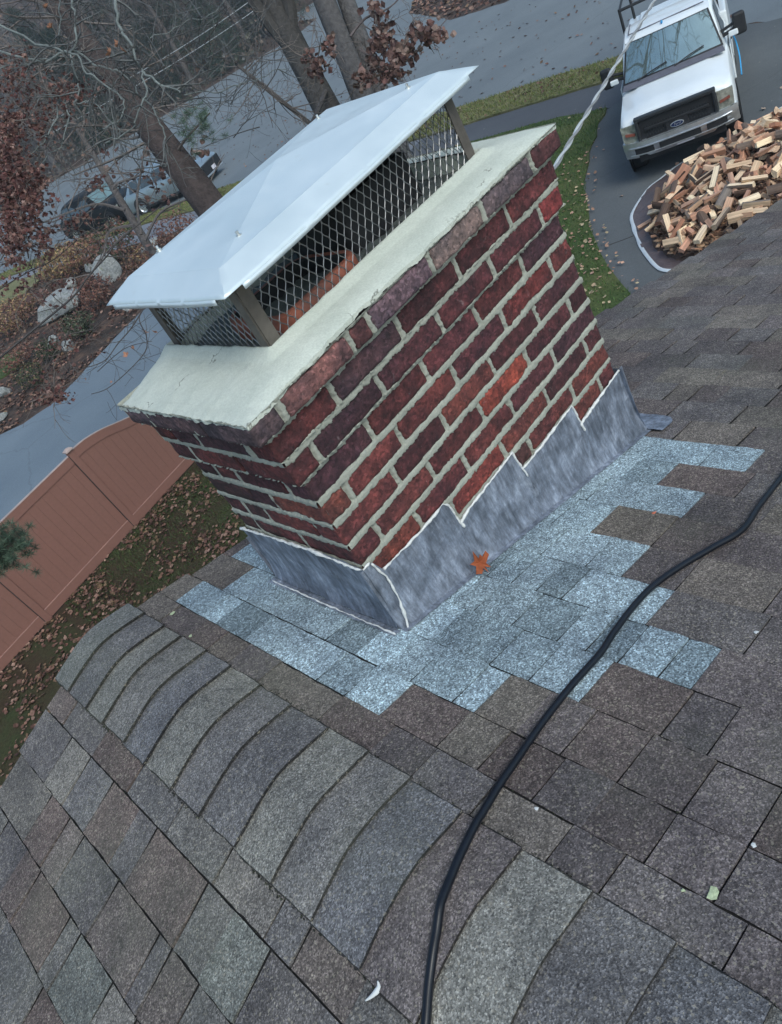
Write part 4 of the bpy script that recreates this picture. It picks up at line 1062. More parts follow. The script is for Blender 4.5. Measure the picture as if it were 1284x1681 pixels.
# ------------------------------------------------------------------ shrubs and trees
def foliage_ball(mb, c, R, n, s, cols, r, squash=0.8, pts=None, leafy=True):
    for _ in range(n):
        d = Vector((r.gauss(0, 1), r.gauss(0, 1), r.gauss(0, 1))).normalized(); k = r.uniform(0.35, 1.0) ** 0.6
        p = Vector(c) + Vector((d.x * R[0], d.y * R[1], d.z * R[2])) * k * (0.85 + 0.3 * noise.noise(d * 2.2 + Vector(c)))
        col = r.choice(cols); kk = r.uniform(0.6, 1.35)
        leaf(mb, p, s * r.uniform(0.6, 1.3), (d.x + r.gauss(0, .5), d.y + r.gauss(0, .5), d.z + .4 + r.gauss(0, .5)), r.uniform(0, 6.3), tuple(q * kk for q in col), 0.3, pts or [(0, -1), (.45, -.2), (.3, .5), (0, 1), (-.3, .5), (-.45, -.2)])
def shrub(u, v, R, n, s, cols, seed, lab, cat='shrub'):
    r = random.Random(seed); x, y = gp(u, v); t = tag(empty('shrub', (x, y, GZ)), lab, cat, 'shrubs in the leafy bed')
    mb = MB()
    for k in range(9):
        a = r.uniform(0, 6.3); e = Vector((math.cos(a) * R[0] * .7, math.sin(a) * R[1] * .7, R[2] * r.uniform(.9, 1.6)))
        mb.tube([(0, 0, 0), tuple(e * .5 + Vector((0, 0, .1))), tuple(e)], [0.02, 0.012, 0.004], 4, (0.10, 0.08, 0.07))
    mb.build('stem', M['twig'], t)
    mb = MB(); foliage_ball(mb, (0, 0, R[2] * 0.85), R, n, s, cols, r); mb.build('foliage', M['leafmat'], t); return t
DG = [(0.03, 0.045, 0.02), (0.04, 0.055, 0.03), (0.05, 0.06, 0.035)]
TN = [(0.24, 0.17, 0.09), (0.30, 0.20, 0.10), (0.20, 0.15, 0.07), (0.22, 0.12, 0.08)]
RB = [(0.16, 0.07, 0.055), (0.20, 0.10, 0.07), (0.13, 0.06, 0.05), (0.22, 0.14, 0.11)]
for a in [(140, 552, (0.8, 0.8, 0.55), 900, .10, DG + [(0.12, 0.13, 0.09)], 1, 'dark low shrub below the biggest boulder'), (90, 588, (0.6, 0.6, 0.45), 600, .09, DG, 2, 'dark evergreen shrub left of the white rock'), (63, 632, (0.65, .6, .5), 650, .09, DG + [(0.14, .12, .06)], 3, 'olive shrub beside the blue-grey drive'),
          (38, 600, (0.9, .7, .5), 700, .10, RB, 4, 'reddish shrub left of the olive shrub'), (112, 447, (1.5, 1.7, .8), 1500, .16, TN, 5, 'yellow-tan shrub behind the biggest boulder'), (150, 436, (1.6, 1.4, .8), 1600, .16, RB + TN, 6, 'tall russet shrub under the parked cars'), (200, 428, (1.6, 1.6, 1.0), 1500, .15, RB + DG, 7, 'brown shrub right of the russet one'),
          (50, 512, (.8, .8, .5), 600, .12, RB + TN, 8, 'pinkish-brown shrub left of the biggest boulder'), (170, 500, (1.0, 1.0, .7), 900, .12, RB, 9, 'maroon shrub between the two largest boulders'), (30, 540, (1.3, 1.3, .8), 1200, .13, TN + RB, 10, 'straw-coloured shrub at the left edge of the bed'), (300, 402, (1.2, 1.2, .8), 800, .12, RB, 11, 'dark red shrub peeking out left of the cap'), (245, 440, (1.0, 1.0, .6), 700, .12, RB + TN, 12, 'low mixed shrub just above the cap edge')]:
    shrub(*a)

def branch(mb, lb, p, d, L, r0, depth, r, droop=0.0, leafn=0, leafs=0.12, lcols=None, col=(0.14, 0.12, 0.11), kids=(3, 5), spread=0.75, minr=0.004, sides=4):
    n = 5; pts = [p.copy()]; q = p.copy(); dd = d.normalized()
    for i in range(n):
        dd = (dd + Vector((r.gauss(0, .13), r.gauss(0, .13), r.gauss(0, .13) - droop))).normalized(); q = q + dd * (L / n); pts.append(q.copy())
    mb.tube(pts, [max(minr, r0 * (1 - 0.6 * i / n)) for i in range(n + 1)], sides if depth else 3, col, cap=False)
    if depth > 0:
        for k in range(r.randint(*kids)):
            i = r.uniform(0.25, 1.0) * n; i0 = min(n - 1, int(i)); b = pts[i0].lerp(pts[i0 + 1], i - i0)
            nd = (dd + Vector((r.gauss(0, spread), r.gauss(0, spread), r.gauss(0, spread * .8)))).normalized()
            branch(mb, lb, b, nd, L * r.uniform(0.45, 0.7), r0 * 0.5, depth - 1, r, droop, leafn, leafs, lcols, col, kids, spread, minr, sides)
    elif lb is not None and leafn:
        for k in range(leafn):
            b = pts[r.randint(1, n)] + Vector((r.gauss(0, leafs * .5), r.gauss(0, leafs * .5), r.gauss(-leafs * .3, leafs * .4)))
            c = r.choice(lcols); kk = r.uniform(0.7, 1.3)
            leaf(lb, b, leafs * r.uniform(0.6, 1.2), (r.gauss(0, 1), r.gauss(0, 1), r.gauss(0.3, 1)), r.uniform(0, 6.3), tuple(x * kk for x in c), 0.5, SL_)
def trunk_mesh(mb, pts, rads, col, n=28, rough=0.10, seed=0):
    P = catmull([Vector(p) for p in pts], 10); m = len(P); vs = []
    for i, p in enumerate(P):
        u = i / (m - 1) * (len(rads) - 1); k = min(len(rads) - 2, int(u)); R_ = rads[k] + (rads[k + 1] - rads[k]) * (u - k)
        t = (P[min(i + 1, m - 1)] - P[max(i - 1, 0)]).normalized(); a = t.cross(Vector((0, 1, 0))).normalized(); b = a.cross(t)
        for q in range(n):
            an = 2 * PI * q / n; w_ = 1 + rough * noise.noise(Vector((math.cos(an) * 2.2, math.sin(an) * 2.2, p.z * 0.5 + seed))) + rough * 0.5 * noise.noise(Vector((math.cos(an) * 7, math.sin(an) * 7, p.z * 1.2 + seed)))
            vs.append(tuple(p + (a * math.cos(an) + b * math.sin(an)) * R_ * w_))
    fs = [(i * n + q, i * n + (q + 1) % n, (i + 1) * n + (q + 1) % n, (i + 1) * n + q) for i in range(m - 1) for q in range(n)]
    mb.add(vs, fs, col); return P
def base_of(u, v, t, lean=(0, 0)):
    p = at(u, v, t); return Vector((p.x + lean[0], p.y + lean[1], GZ))
GREYB = (0.10, 0.085, 0.08); LICH = (0.15, 0.17, 0.168)
def tree(name, px, t, rads, lab, cat='tree', col=GREYB, lean=(0.0, 0.0), limbs=8, seed=0, group='big trees behind the chimney', leafn=0, lcols=RB, top=6.0, lfs=0.14):
    """px: two image points on the trunk centreline (lower, upper) at ray depth t"""
    A, B_ = at(*px[0], t[0]), at(*px[1], t[1]); d = (B_ - A) / (B_.z - A.z)
    base = A + d * (GZ - A.z); tp = B_ + d * top
    root = tag(empty(name, base), lab, cat, group)
    r = random.Random(seed); mb = MB(); L = lambda p: tuple(Vector(p) - base)
    trunk_mesh(mb, [L(base - Vector((0, 0, .1))), L(base + d * 0.4), L(A), L(B_), L(tp)], [rads[0] * 1.5, rads[0] * 1.12, rads[0], rads[1], rads[1] * 0.55], col, seed=seed)
    mb.build('trunk', M['bark'], root, smooth=True)
    return root, A, B_, tp, base, d, r
# pine with the thick dark trunk
root, A, B_, tp, base, d, r = tree('pine_tree', ((338, 330), (247, 210)), (17.0, 17.0), (0.36, 0.30), 'thick dark pine trunk in front of the silver car', col=(0.058, 0.045, 0.043), seed=3, top=7)
PINE = root
mb = MB(); lb = MB()
for k in range(26):
    p = A.lerp(tp, r.uniform(0.15, 1.0)); a = r.uniform(0, 6.3)
    branch(mb, None, p - base, Vector((math.cos(a), math.sin(a), r.uniform(-.1, .5))), r.uniform(1.0, 2.6), 0.035, 2, r, 0.03, kids=(3, 4))
mb.build('branch', M['twig'], root)
root, A, B_, tp, base, d, r = tree('oak_tree', ((535, 175), (462, 35)), (19, 19), (0.33, 0.30), 'dark furrowed trunk just behind the peak of the chimney cap', col=(0.055, 0.052, 0.05), seed=5, top=7)
mb = MB()
s1 = at(455, 60, 19); 
for q in ([(470, 70), (440, 35), (415, 0), (395, -40)], [(480, 60), (478, 20), (470, -20), (465, -60)]):
    pts = [at(u, v, 19 - 0.2 * i) - base for i, (u, v) in enumerate(q)]; mb.tube(catmull(pts, 4), [0.17 - 0.004 * i for i in range(13)], 8, (0.055, 0.052, 0.05))
stick = [at(u, v, 15.5) - base for u, v in ((512, 205), (470, 172), (428, 138), (390, 107))]
mb.tube([at(535, 150, 18.6) - base] + stick, [0.06, 0.05, .045, .04, .03], 6, (0.07, 0.062, 0.058))
for k in range(16):
    p = stick[0].lerp(stick[3], r.uniform(0.1, 1)); branch(mb, None, p, Vector((r.gauss(0, 1), r.gauss(0, 1), r.gauss(0, 1))), r.uniform(.5, 1.3), 0.014, 2, r, kids=(2, 3))
for k in range(22):
    p = A.lerp(tp, r.uniform(0.2, 1.0)) - base; a = r.uniform(0, 6.3)
    branch(mb, None, p, Vector((math.cos(a), math.sin(a), r.uniform(-.2, .8))), r.uniform(1.2, 3.0), 0.05, 3, r, kids=(2, 4))
mb.build('branch', M['twig'], root)
root, A, B_, tp, base, d, r = tree('maple_tree', ((598, 165), (532, 0)), (18, 18), (0.27, 0.25), 'grey smooth trunk with a twin stem behind the top of the chimney cap', col=(0.085, 0.08, 0.08), seed=8, top=7)
mb = MB(); A2, B2 = at(622, 150, 18.3), at(568, 0, 18.3); d2 = (B2 - A2) / (B2.z - A2.z)
trunk_mesh(mb, [tuple(base + Vector((.15, -.1, -.1)) - base), tuple(A2 - base), tuple(B2 - base), tuple(B2 + d2 * 6 - base)], [0.30, 0.23, 0.20, 0.12], (0.095, 0.09, 0.09), seed=9)
mb.build('stem', M['bark'], root, smooth=True)
mb = MB(); lb = MB()
OAKC = [(0.12, 0.065, 0.055), (0.15, 0.09, 0.078), (0.09, 0.05, 0.045), (0.20, 0.14, 0.12), (0.11, 0.055, 0.048)]
for q, nl in (([(575, 60), (600, 30), (640, 12), (670, -20)], 0), ([(590, 80), (640, 110), (680, 90), (735, 30)], 0)):
    pts = [at(u, v, 15) - base for u, v in q]; mb.tube(catmull(pts, 4), [0.03 - 0.0018 * i for i in range(13)], 5, (0.12, 0.10, 0.1))
for (u, v, su, sv, n) in ((700, 55, 26, 16, 120), (660, 85, 22, 16, 120), (625, 60, 15, 26, 110), (640, 120, 20, 18, 120), (612, 100, 8, 25, 60), (520, 110, 14, 14, 70), (540, 75, 12, 14, 40), (615, 15, 14, 12, 40), (600, 130, 12, 18, 50), (505, 95, 10, 8, 25)):
    for k in range(n):
        p = at(u + r.gauss(0, su * .6), v + r.gauss(0, sv * .6), 14.5 + r.gauss(0, .5)) - base
        c = r.choice(OAKC); kk = r.uniform(.7, 1.3); leaf(lb, p, r.uniform(.09, .17), (r.gauss(0, 1), r.gauss(0, 1), r.gauss(.3, 1)), r.uniform(0, 6.3), tuple(x * kk for x in c), .5, SL_)
    p0 = at(u, v, 14.5) - base
    for k in range(4): branch(mb, None, p0, Vector((r.gauss(0, 1), r.gauss(0, 1), r.gauss(0, 1))), .6, 0.012, 2, r, kids=(2, 3))
for k in range(18):
    p = A.lerp(tp, r.uniform(0.4, 1.0)) - base; a = r.uniform(0, 6.3)
    branch(mb, None, p, Vector((math.cos(a), math.sin(a), r.uniform(0, .9))), r.uniform(1.2, 3.0), 0.05, 3, r, kids=(2, 4))
mb.build('branch', M['twig'], root); lb.build('leaves', M['leafmat'], root)

# young oak with leaning stem, bed side; lichened limbs of the oak that stands out of frame to the left
root, A, B_, tp, base, d, r = tree('sapling', ((242, 402), (158, 262)), (24, 24), (0.13, 0.09), 'thin crooked bare young tree left of the chimney cap, in front of the cars', col=(0.12, 0.105, 0.10), seed=12, group='bare trees left of the chimney cap', top=1.5)
mb = MB(); lb = MB()
for q in ([(205, 345), (160, 335), (110, 350), (60, 370)], [(232, 385), (225, 330), (232, 280), (238, 235)], [(220, 370), (180, 380), (170, 420), (150, 450)], [(238, 395), (262, 350), (300, 330), (330, 320)], [(185, 310), (195, 300), (225, 290), (232, 283)]):
    pts = [at(u, v, 23) - base for u, v in q]; mb.tube(catmull(pts, 5), [0.05 - 0.0022 * i for i in range(16)], 5, (0.12, .105, .10))
    for k in range(4): branch(mb, lb, pts[r.randint(1, 3)], Vector((r.gauss(0, 1), r.gauss(0, 1), r.gauss(0, 1))), 1.4, 0.02, 2, r, leafn=2 if k % 3 == 0 else 0, leafs=.22, lcols=OAKC, kids=(2, 3))
for k in range(8): branch(mb, lb, A.lerp(tp, r.uniform(0.5, 1)) - base, Vector((r.gauss(0, 1), r.gauss(0, 1), r.gauss(.2, 1))), 1.6, 0.025, 2, r, leafn=1, leafs=.2, lcols=OAKC, kids=(2, 3))
mb.build('branch', M['twig'], root); lb.build('leaves', M['leafmat'], root)

base = Vector((-7.5, 13.0, GZ))
root = tag(empty('oak_tree', base), 'oak at the left edge whose lichened limbs and clinging brown leaves hang into view', 'tree', 'bare trees left of the chimney cap')
r = random.Random(21); mb = MB(); trunk_mesh(mb, [(0, 0, -.1), (0, 0, 3), (0.1, 0, 6), (0.2, -.1, 9)], [0.34, 0.28, 0.22, 0.14], (0.11, 0.095, 0.09), seed=4); mb.build('trunk', M['bark'], root, smooth=True)
mb = MB(); lb = MB(); T_ = Vector((0.15, 0, 7.5)) + base
LB = [([(102, -30), (102, 5), (99, 35), (97, 60)], 10, .026), ([(118, -40), (123, 5), (126, 42), (120, 79), (119, 95), (125, 140), (127, 168)], 9.5, .032),
      ([(180, -40), (190, 5), (205, 55), (222, 85), (240, 117)], 9, .044), ([(240, 117), (239, 150), (222, 188), (208, 212), (172, 235)], 9, .024), ([(240, 117), (270, 135), (300, 155)], 9, .03),
      ([(-60, 20), (85, 77), (118, 92), (150, 123), (190, 150), (201, 182), (172, 212)], 9.3, .028), ([(-60, 60), (60, 100), (118, 84), (165, 110), (200, 122), (237, 160), (262, 195), (273, 240), (275, 275)], 9.6, .03),
      ([(300, 155), (350, 150), (390, 140), (430, 128), (470, 108)], 12, .022), ([(-50, 115), (30, 108), (85, 95), (118, 90)], 9.8, .018), ([(110, 170), (112, 200), (105, 235), (60, 280)], 9.5, .02), ([(130, 170), (155, 175), (185, 200), (200, 215)], 9.5, .018), ([(246, 66), (300, 40), (340, 25), (380, -10)], 11, .016), ([(100, 180), (70, 240), (20, 265), (-60, 270)], 9.4, .022)]
for q, t, w_ in LB:
    pts = [p + Vector((noise.noise(p * 5), noise.noise(p * 5 + Vector((9, 0, 0))), noise.noise(p * 5 + Vector((0, 9, 0))))) * .07 + Vector((r.gauss(0, .006), r.gauss(0, .006), r.gauss(0, .006))) for p in catmull([at(u, v, t) - base for u, v in q], 6)]; n = len(pts); mb.tube(pts, [w_ * .50 * (1 - .5 * i / n) for i in range(n)], 7, LICH)
    for k in range(int(n * 0.42)): branch(mb, None, pts[r.randint(4, n - 1)], Vector((r.gauss(0, 1), r.gauss(0, 1), r.gauss(-.2, 1))), r.uniform(.2, .6), w_ * .4, 2, r, .02, col=(0.105, .11, .11), kids=(1, 3), minr=.0028)
for q in ((102, -30), (118, -40), (180, -40), (-60, 20), (-60, 60), (-50, 115), (-60, 270)):
    e = at(*q, 9.4) - base; s = T_ - base; wp = at(-260, -200 if q[1] < 0 else q[1], 9.6) - base
    mb.tube(catmull([s, s.lerp(wp, .6), wp, e], 6), [.09 - .0034 * i for i in range(19)], 6, (.14, .135, .13))
# dark bare shoots that hang in front of the old drive
for q, t, w_ in (([(-40, 620), (75, 525), (122, 485), (144, 455), (174, 422), (196, 395), (262, 340)], 9, .014), ([(255, 480), (229, 520), (241, 554), (234, 584), (182, 634), (150, 647)], 8, .007), ([(240, 500), (217, 537), (194, 564), (172, 592), (140, 604)], 8, .008), ([(160, 610), (205, 572), (250, 560)], 8, .005), ([(-40, 500), (40, 450), (90, 425), (140, 380)], 9, .008)):
    pts = catmull([at(u, v, t) - base for u, v in q], 6); n = len(pts); mb.tube(pts, [w_ * (1 - .5 * i / n) for i in range(n)], 5, (.06, .055, .055))
    for k in range(12): branch(mb, None, pts[r.randint(2, n - 1)], Vector((r.gauss(0, 1), r.gauss(0, 1), r.gauss(0, 1))), r.uniform(.15, .45), w_ * .4, 1, r, col=(.07, .065, .06), kids=(1, 2), minr=.0018)
for u, v, s in ((207, 583, .10), (219, 570, .07), (239, 545, .07), (254, 545, .08), (141, 622, .05), (183, 627, .04), (82, 43, .10), (75, 10, .09), (180, 85, .12), (192, 72, .10), (202, 82, .10)):
    p = at(u, v, 8.2) - base; leaf(lb, p, s, (r.gauss(0, 1), r.gauss(0, 1), 1), r.uniform(0, 6), (.34, .17, .11), .5)
# clinging brown leaves: clusters at the left edge
for (u, v, su, sv, n, t) in ((20, 300, 30, 45, 420, 9), (50, 320, 26, 40, 260, 9), (25, 390, 22, 40, 260, 8.6), (10, 230, 18, 40, 240, 9.2), (72, 400, 14, 22, 60, 9), (40, 200, 45, 30, 200, 10), (110, 150, 40, 25, 110, 10), (20, 130, 30, 25, 110, 10), (160, 300, 12, 12, 30, 12), (130, 360, 26, 14, 40, 11), (60, 470, 60, 16, 60, 11), (90, 645, 24, 16, 80, 9.5), (30, 100, 20, 18, 40, 10), (105, 560, 40, 40, 60, 12)):
    cols = [(0.13, 0.055, 0.05), (0.10, 0.045, 0.042), (0.16, 0.085, 0.072), (0.075, 0.038, 0.036), (0.21, 0.13, 0.11)]
    for k in range(int(n * 1.5)):
        p = at(u + r.gauss(0, su * .65), v + r.gauss(0, sv * .65), t + r.gauss(0, .5)) - base
        c = r.choice(cols); kk = r.uniform(.6, 1.3); leaf(lb, p, r.uniform(.04, .095), (r.gauss(0, 1), r.gauss(0, 1), r.gauss(.3, 1)), r.uniform(0, 6.3), tuple(x * kk for x in c), .8, LEAF)
    p0 = at(u, v, t) - base
    for k in range(6): branch(mb, None, p0 + Vector((r.gauss(0, .1), r.gauss(0, .1), r.gauss(0, .1))), Vector((r.gauss(0, 1), r.gauss(0, 1), r.gauss(0, 1))), .45, 0.008, 2, r, kids=(2, 3), minr=.002)
for k in range(150):      # fine twigs hanging across the view of the woods
    p = at(r.uniform(-20, 440), r.uniform(-20, 270) * r.uniform(.5, 1), r.uniform(9, 13)) - base
    branch(mb, None, p, Vector((r.gauss(.3, 1), r.gauss(.2, 1), r.gauss(.3, .8))), r.uniform(.4, 1.1), .007, 2, r, .01, col=r.choice([(.07, .07, .072), (.10, .105, .11), (.055, .05, .05)]), kids=(2, 3), minr=.0022)
mb.build('branch', M['twig'], root); lb.build('leaves', M['leafmat'], root)

def needles(mb, c, R, n, L, cols, r):
    for _ in range(n):
        d = Vector((r.gauss(0, 1), r.gauss(0, 1), r.gauss(0, 1))).normalized(); p = Vector(c) + Vector((d.x * R[0], d.y * R[1], d.z * R[2])) * r.uniform(0, 1)
        e = (d + Vector((r.gauss(0, .5), r.gauss(0, .5), r.gauss(0.2, .5)))).normalized(); s = e.orthogonal().normalized() * L * 0.035
        col = r.choice(cols); kk = r.uniform(.6, 1.4)
        mb.add([tuple(p - s), tuple(p + s), tuple(p + e * L)], [(0, 1, 2)], tuple(x * kk for x in col))
NG = [(0.05, 0.085, 0.055), (0.07, 0.11, 0.075), (0.04, 0.07, 0.045), (0.10, 0.14, 0.10)]
# pine boughs on the thick pine
lb = MB(); r = random.Random(31); pb = Vector(PINE.location)
for k in range(42):
    u, v = r.gauss(325, 20), r.gauss(205, 22); p = at(u, v, 16.2 + r.gauss(0, .3)) - pb; needles(lb, p, (.05, .05, .05), 60, .13, NG, r)
lb.build('needles', M['needle'], PINE)
mb = MB(); mb.tube(catmull([at(285, 262, 17) - pb, at(300, 235, 16.6) - pb, at(322, 210, 16.3) - pb, at(345, 185, 16.1) - pb], 5), [.04 - .0018 * i for i in range(16)], 5, (.1, .08, .07)); mb.build('bough', M['twig'], PINE)
# pine left of the frame; one soft bough reaches in before the fence
base = Vector((-5.5, 8.5, GZ)); tip = at(34, 880, 8.2)
root = tag(empty('pine_tree', base), 'soft green pine bough reaching in at the left edge before the fence', 'tree')
mb = MB(); mb.tube([(0, 0, 0), (0.02, 0, 1.4), (0, 0, 4.2)], [.12, .10, .02], 8, (.10, .08, .07)); mb.build('trunk', M['bark'], root)
lb = MB(); mb = MB(); tl = tip - base; s0 = Vector((0, 0, tl.z - .3))
pts = catmull([s0, s0.lerp(tl, .5) + Vector((0, 0, .12)), tl], 8); mb.tube(pts, [.03 - .0015 * i for i in range(len(pts))], 5, (.10, .085, .07))
dv = (tl - s0).normalized()
for k in range(90):
    c = tl - dv * abs(r.gauss(0, .42)); e = c + Vector((r.gauss(0, .13), r.gauss(0, .13), r.gauss(0.02, .17)))
    mb.tube([c, c.lerp(e, .5), e], [.005, .004, .002], 4, (.10, .085, .07)); needles(lb, e, (.03, .03, .03), 70, .075, NG, r); needles(lb, c.lerp(e, .5), (.03, .03, .03), 40, .07, NG, r)
for k in range(40):
    z = r.uniform(1.4, 4.2); a = r.uniform(0, 6.3); L = .9 * (1.25 - z / 4.2); e = Vector((math.cos(a) * L, math.sin(a) * L, z + .1)); mb.tube([(0, 0, z), e], [.012, .004], 4, (.10, .085, .07))
    for q in range(3): needles(lb, Vector((0, 0, z)).lerp(e, .4 + .3 * q), (.06, .06, .05), 50, .08, NG, r)
mb.build('bough', M['twig'], root); lb.build('needles', M['needle'], root)

# ------------------------------------------------------------------ the woods across the street
def bare_kit(seed, H_, col):
    r = random.Random(seed); mb = MB(); tb = MB()
    trunk_mesh(tb, [(0, 0, -.2), (r.gauss(0, .2), r.gauss(0, .2), H_ * .35), (r.gauss(0, .4), r.gauss(0, .4), H_ * .7), (r.gauss(0, .6), r.gauss(0, .6), H_)], [.30, .24, .16, .05], col, n=9, seed=seed)
    for k in range(26):
        z = H_ * r.uniform(.18, .98); a = r.uniform(0, 6.3)
        branch(mb, None, Vector((0, 0, z)), Vector((math.cos(a), math.sin(a), r.uniform(.1, 1.1))), r.uniform(2.2, 5.0) * (1.2 - z / H_ * .6), .07, 2, r, kids=(4, 6), minr=.014, col=col, sides=3)
    return tb, mb
def place(kit, x, y, sc, rz, lab, first, name='bare_tree'):
    pass
kits = []
for i in range(5):
    H_ = (17, 20, 15, 22, 18)[i]; col = [(0.10, 0.095, 0.10), (0.13, 0.12, 0.12), (0.085, 0.075, 0.075), (0.15, 0.15, 0.15), (0.10, 0.085, 0.08)][i]
    t = empty('bare_tree', (0, 0, 0)); tb, mb = bare_kit(40 + i, H_, col); tb.build('trunk', M['bark'], t, smooth=True); mb.build('crown', M['twig'], t); kits.append(t)
def ever_kit(seed, H_, cols):
    r = random.Random(seed); t = empty('evergreen_tree', (0, 0, 0)); mb = MB(); mb.tube([(0, 0, -.2), (0, 0, H_)], [.22, .04], 8, (.08, .065, .06)); mb.build('trunk', M['bark'], t)
    lb = MB()
    for k in range(420):
        z = H_ * r.uniform(.04, .99); a = r.uniform(0, 6.3); R_ = (1 - z / H_) ** .8 * H_ * .24 + .25; L = R_ * r.uniform(.55, 1.1)
        c = Vector((math.cos(a) * L, math.sin(a) * L, z - L * .15)); needles(lb, c, (.55, .55, .3), 30, .5, cols, r)
    lb.build('crown', M['needle'], t); return t
ekits = [ever_kit(60, 11, [(0.025, 0.045, 0.03), (0.035, 0.06, 0.04), (0.02, 0.035, 0.024)]), ever_kit(61, 15, [(0.03, 0.05, 0.035), (0.045, 0.07, 0.05), (0.022, 0.038, 0.026)])]
r = random.Random(77); used = set(); cnt = 0
far_edge = [(100, 101), (72, 93), (59.5, 69), (54, 67), (50, 73), (45, 77), (43, 80), (38, 87), (30, 97), (10, 111)]
for row in range(4):
    for i in range(len(far_edge) - 1):
        a, b_ = Vector(far_edge[i] + (0,)), Vector(far_edge[i + 1] + (0,)); L = (b_ - a).length
        for k in range(max(1, int(L / (4.6 if row < 2 else 6)))):
            p = a.lerp(b_, r.uniform(0, 1)); n_ = Vector((0.62, 0.78, 0)); p = p + n_ * (1.5 + row * 6 + r.uniform(0, 5)) + Vector((r.gauss(0, 1), r.gauss(0, 1), 0))
            ever = r.random() < .26
            if inpoly(p.x, p.y, street): continue
            src = r.choice(ekits if ever else kits); key = src.name
            o = src if key not in used else copy_tree(src); used.add(key)
            sc = r.uniform(.8, 1.25); o.location = (p.x, p.y, GZ); o.rotation_euler = (0, 0, r.uniform(0, 6.3)); o.scale = (sc, sc, sc)
            if ever: tag(o, 'dark evergreen standing among bare trees in the woods across the street', 'tree', 'evergreens in the woods across the street')
            else: tag(o, 'leafless grey-brown tree in the woods across the street', 'tree', 'bare trees of the woods across the street')
            cnt += 1
print('woods', cnt)
# undergrowth and the wooded rise behind
mb = MB(); r = random.Random(5)
def hillz(x, y):
    n_ = Vector((0.62, 0.78)); d = (Vector((x, y)) - Vector((45, 77))).dot(n_) - 26
    return GZ + (max(0, d) ** 0.9) * 0.55 + (1.5 * noise.noise(Vector((x * .03, y * .03, 0))) if d > 0 else 0) - (0.5 if d <= 0 else 0)
def hp(u, v):
    s = -130 + 260 * u; t = 18 + 140 * v; x = 45 + 0.62 * t - 0.78 * s; y = 77 + 0.78 * t + 0.62 * s; return (x, y, hillz(x, y))
grid(mb, 60, 40, hp)
tag(mb.build('hill', M['litterground'], smooth=True), kind='structure')
mb = MB(); UC = [(0.085, 0.07, 0.065), (0.11, 0.085, 0.075), (0.07, 0.07, 0.055), (0.13, 0.10, 0.08), (0.06, 0.06, 0.05), (0.10, 0.10, 0.10), (0.14, 0.085, 0.06)]
for k in range(16000):
    s = r.uniform(-70, 75); t = r.uniform(1.0, 60) ; x = 45 + 0.62 * t - 0.78 * s; y = 77 + 0.78 * t + 0.62 * s
    if inpoly(x, y, street) : continue
    z = max(GZ, hillz(x, y)) + abs(r.gauss(0, 1.0 if t < 8 else 5.0)); c = r.choice(UC); kk = r.uniform(.6, 1.4)
    leaf(mb, (x, y, z), r.uniform(.25, .7), (r.gauss(0, 1), r.gauss(0, 1), r.gauss(.2, .6)), r.uniform(0, 6.3), tuple(q * kk for q in c), .4, SL_)
tag(mb.build('undergrowth', M['leafmat']), 'brushy undergrowth and twiggy depth of the woods across the street', kind='stuff')
for i, (u, v, c, lab) in enumerate([(358, 92, TN, 'golden shrub at the edge of the woods'), (185, 222, DG, 'dark green bush by the far edge of the street')]):
    x, y = gp(u, v + 12); t = tag(empty('shrub', (x, y, GZ)), lab, 'shrub'); mb = MB(); rr = random.Random(i); foliage_ball(mb, (0, 0, 1.4), (2.4, 2.4, 1.7), 1500, .35, c, rr); mb.build('foliage', M['leafmat'], t)
    mb = MB(); mb.tube([(0, 0, 0), (0, 0, 1.2)], [.08, .04], 5, (.1, .08, .07)); mb.build('stem', M['twig'], t)
# overhead wires
M['wire'] = simple('pale_wire', (0.34, 0.36, 0.37), 0.5)
for i, (a, b_) in enumerate((((215, 115), (425, -20)), ((210, 137), (440, -10)))):
    mb = MB(); A, B_ = at(*a, 26), at(*b_, 30); D = B_ - A; pts = [A - D * .5 + D * 2 * k / 20 + Vector((0, 0, -.25 * math.sin(PI * k / 20))) for k in range(21)]
    mb.tube(pts, .014, 5); tag(mb.build('utility_wire', M['wire']), ('upper' if i == 0 else 'lower') + ' of the two pale overhead wires crossing the woods', 'wire', 'overhead wires')
# twisted service drop to the house
M['alu'] = simple('aluminium_strand', (0.55, 0.57, 0.58), 0.45, 0.4)
svc = tag(empty('service_cable', (0, 0, 0)), 'twisted pale service cable running from behind the chimney over the white truck', 'cable')
A, B_ = at(912, 273, 3.2), at(1075, 0, 4.5); D = (B_ - A); s0, s1 = -0.55, 9.0
for w_ in range(2):
    mb = MB(); pts = []
    N_ = 420
    for k in range(N_):
        s = s0 + (s1 - s0) * (k / N_) ** 1.6; p = A + D * s; ph = s * D.length * 2 * PI / 0.34 + w_ * PI
        pts.append(p + Vector((0, math.cos(ph), math.sin(ph))) * 0.0055)
    mb.tube(pts, 0.0060, 6); mb.build('strand', M['alu'] if w_ == 0 else simple('grey_strand', (.22, .23, .24), .6), svc)

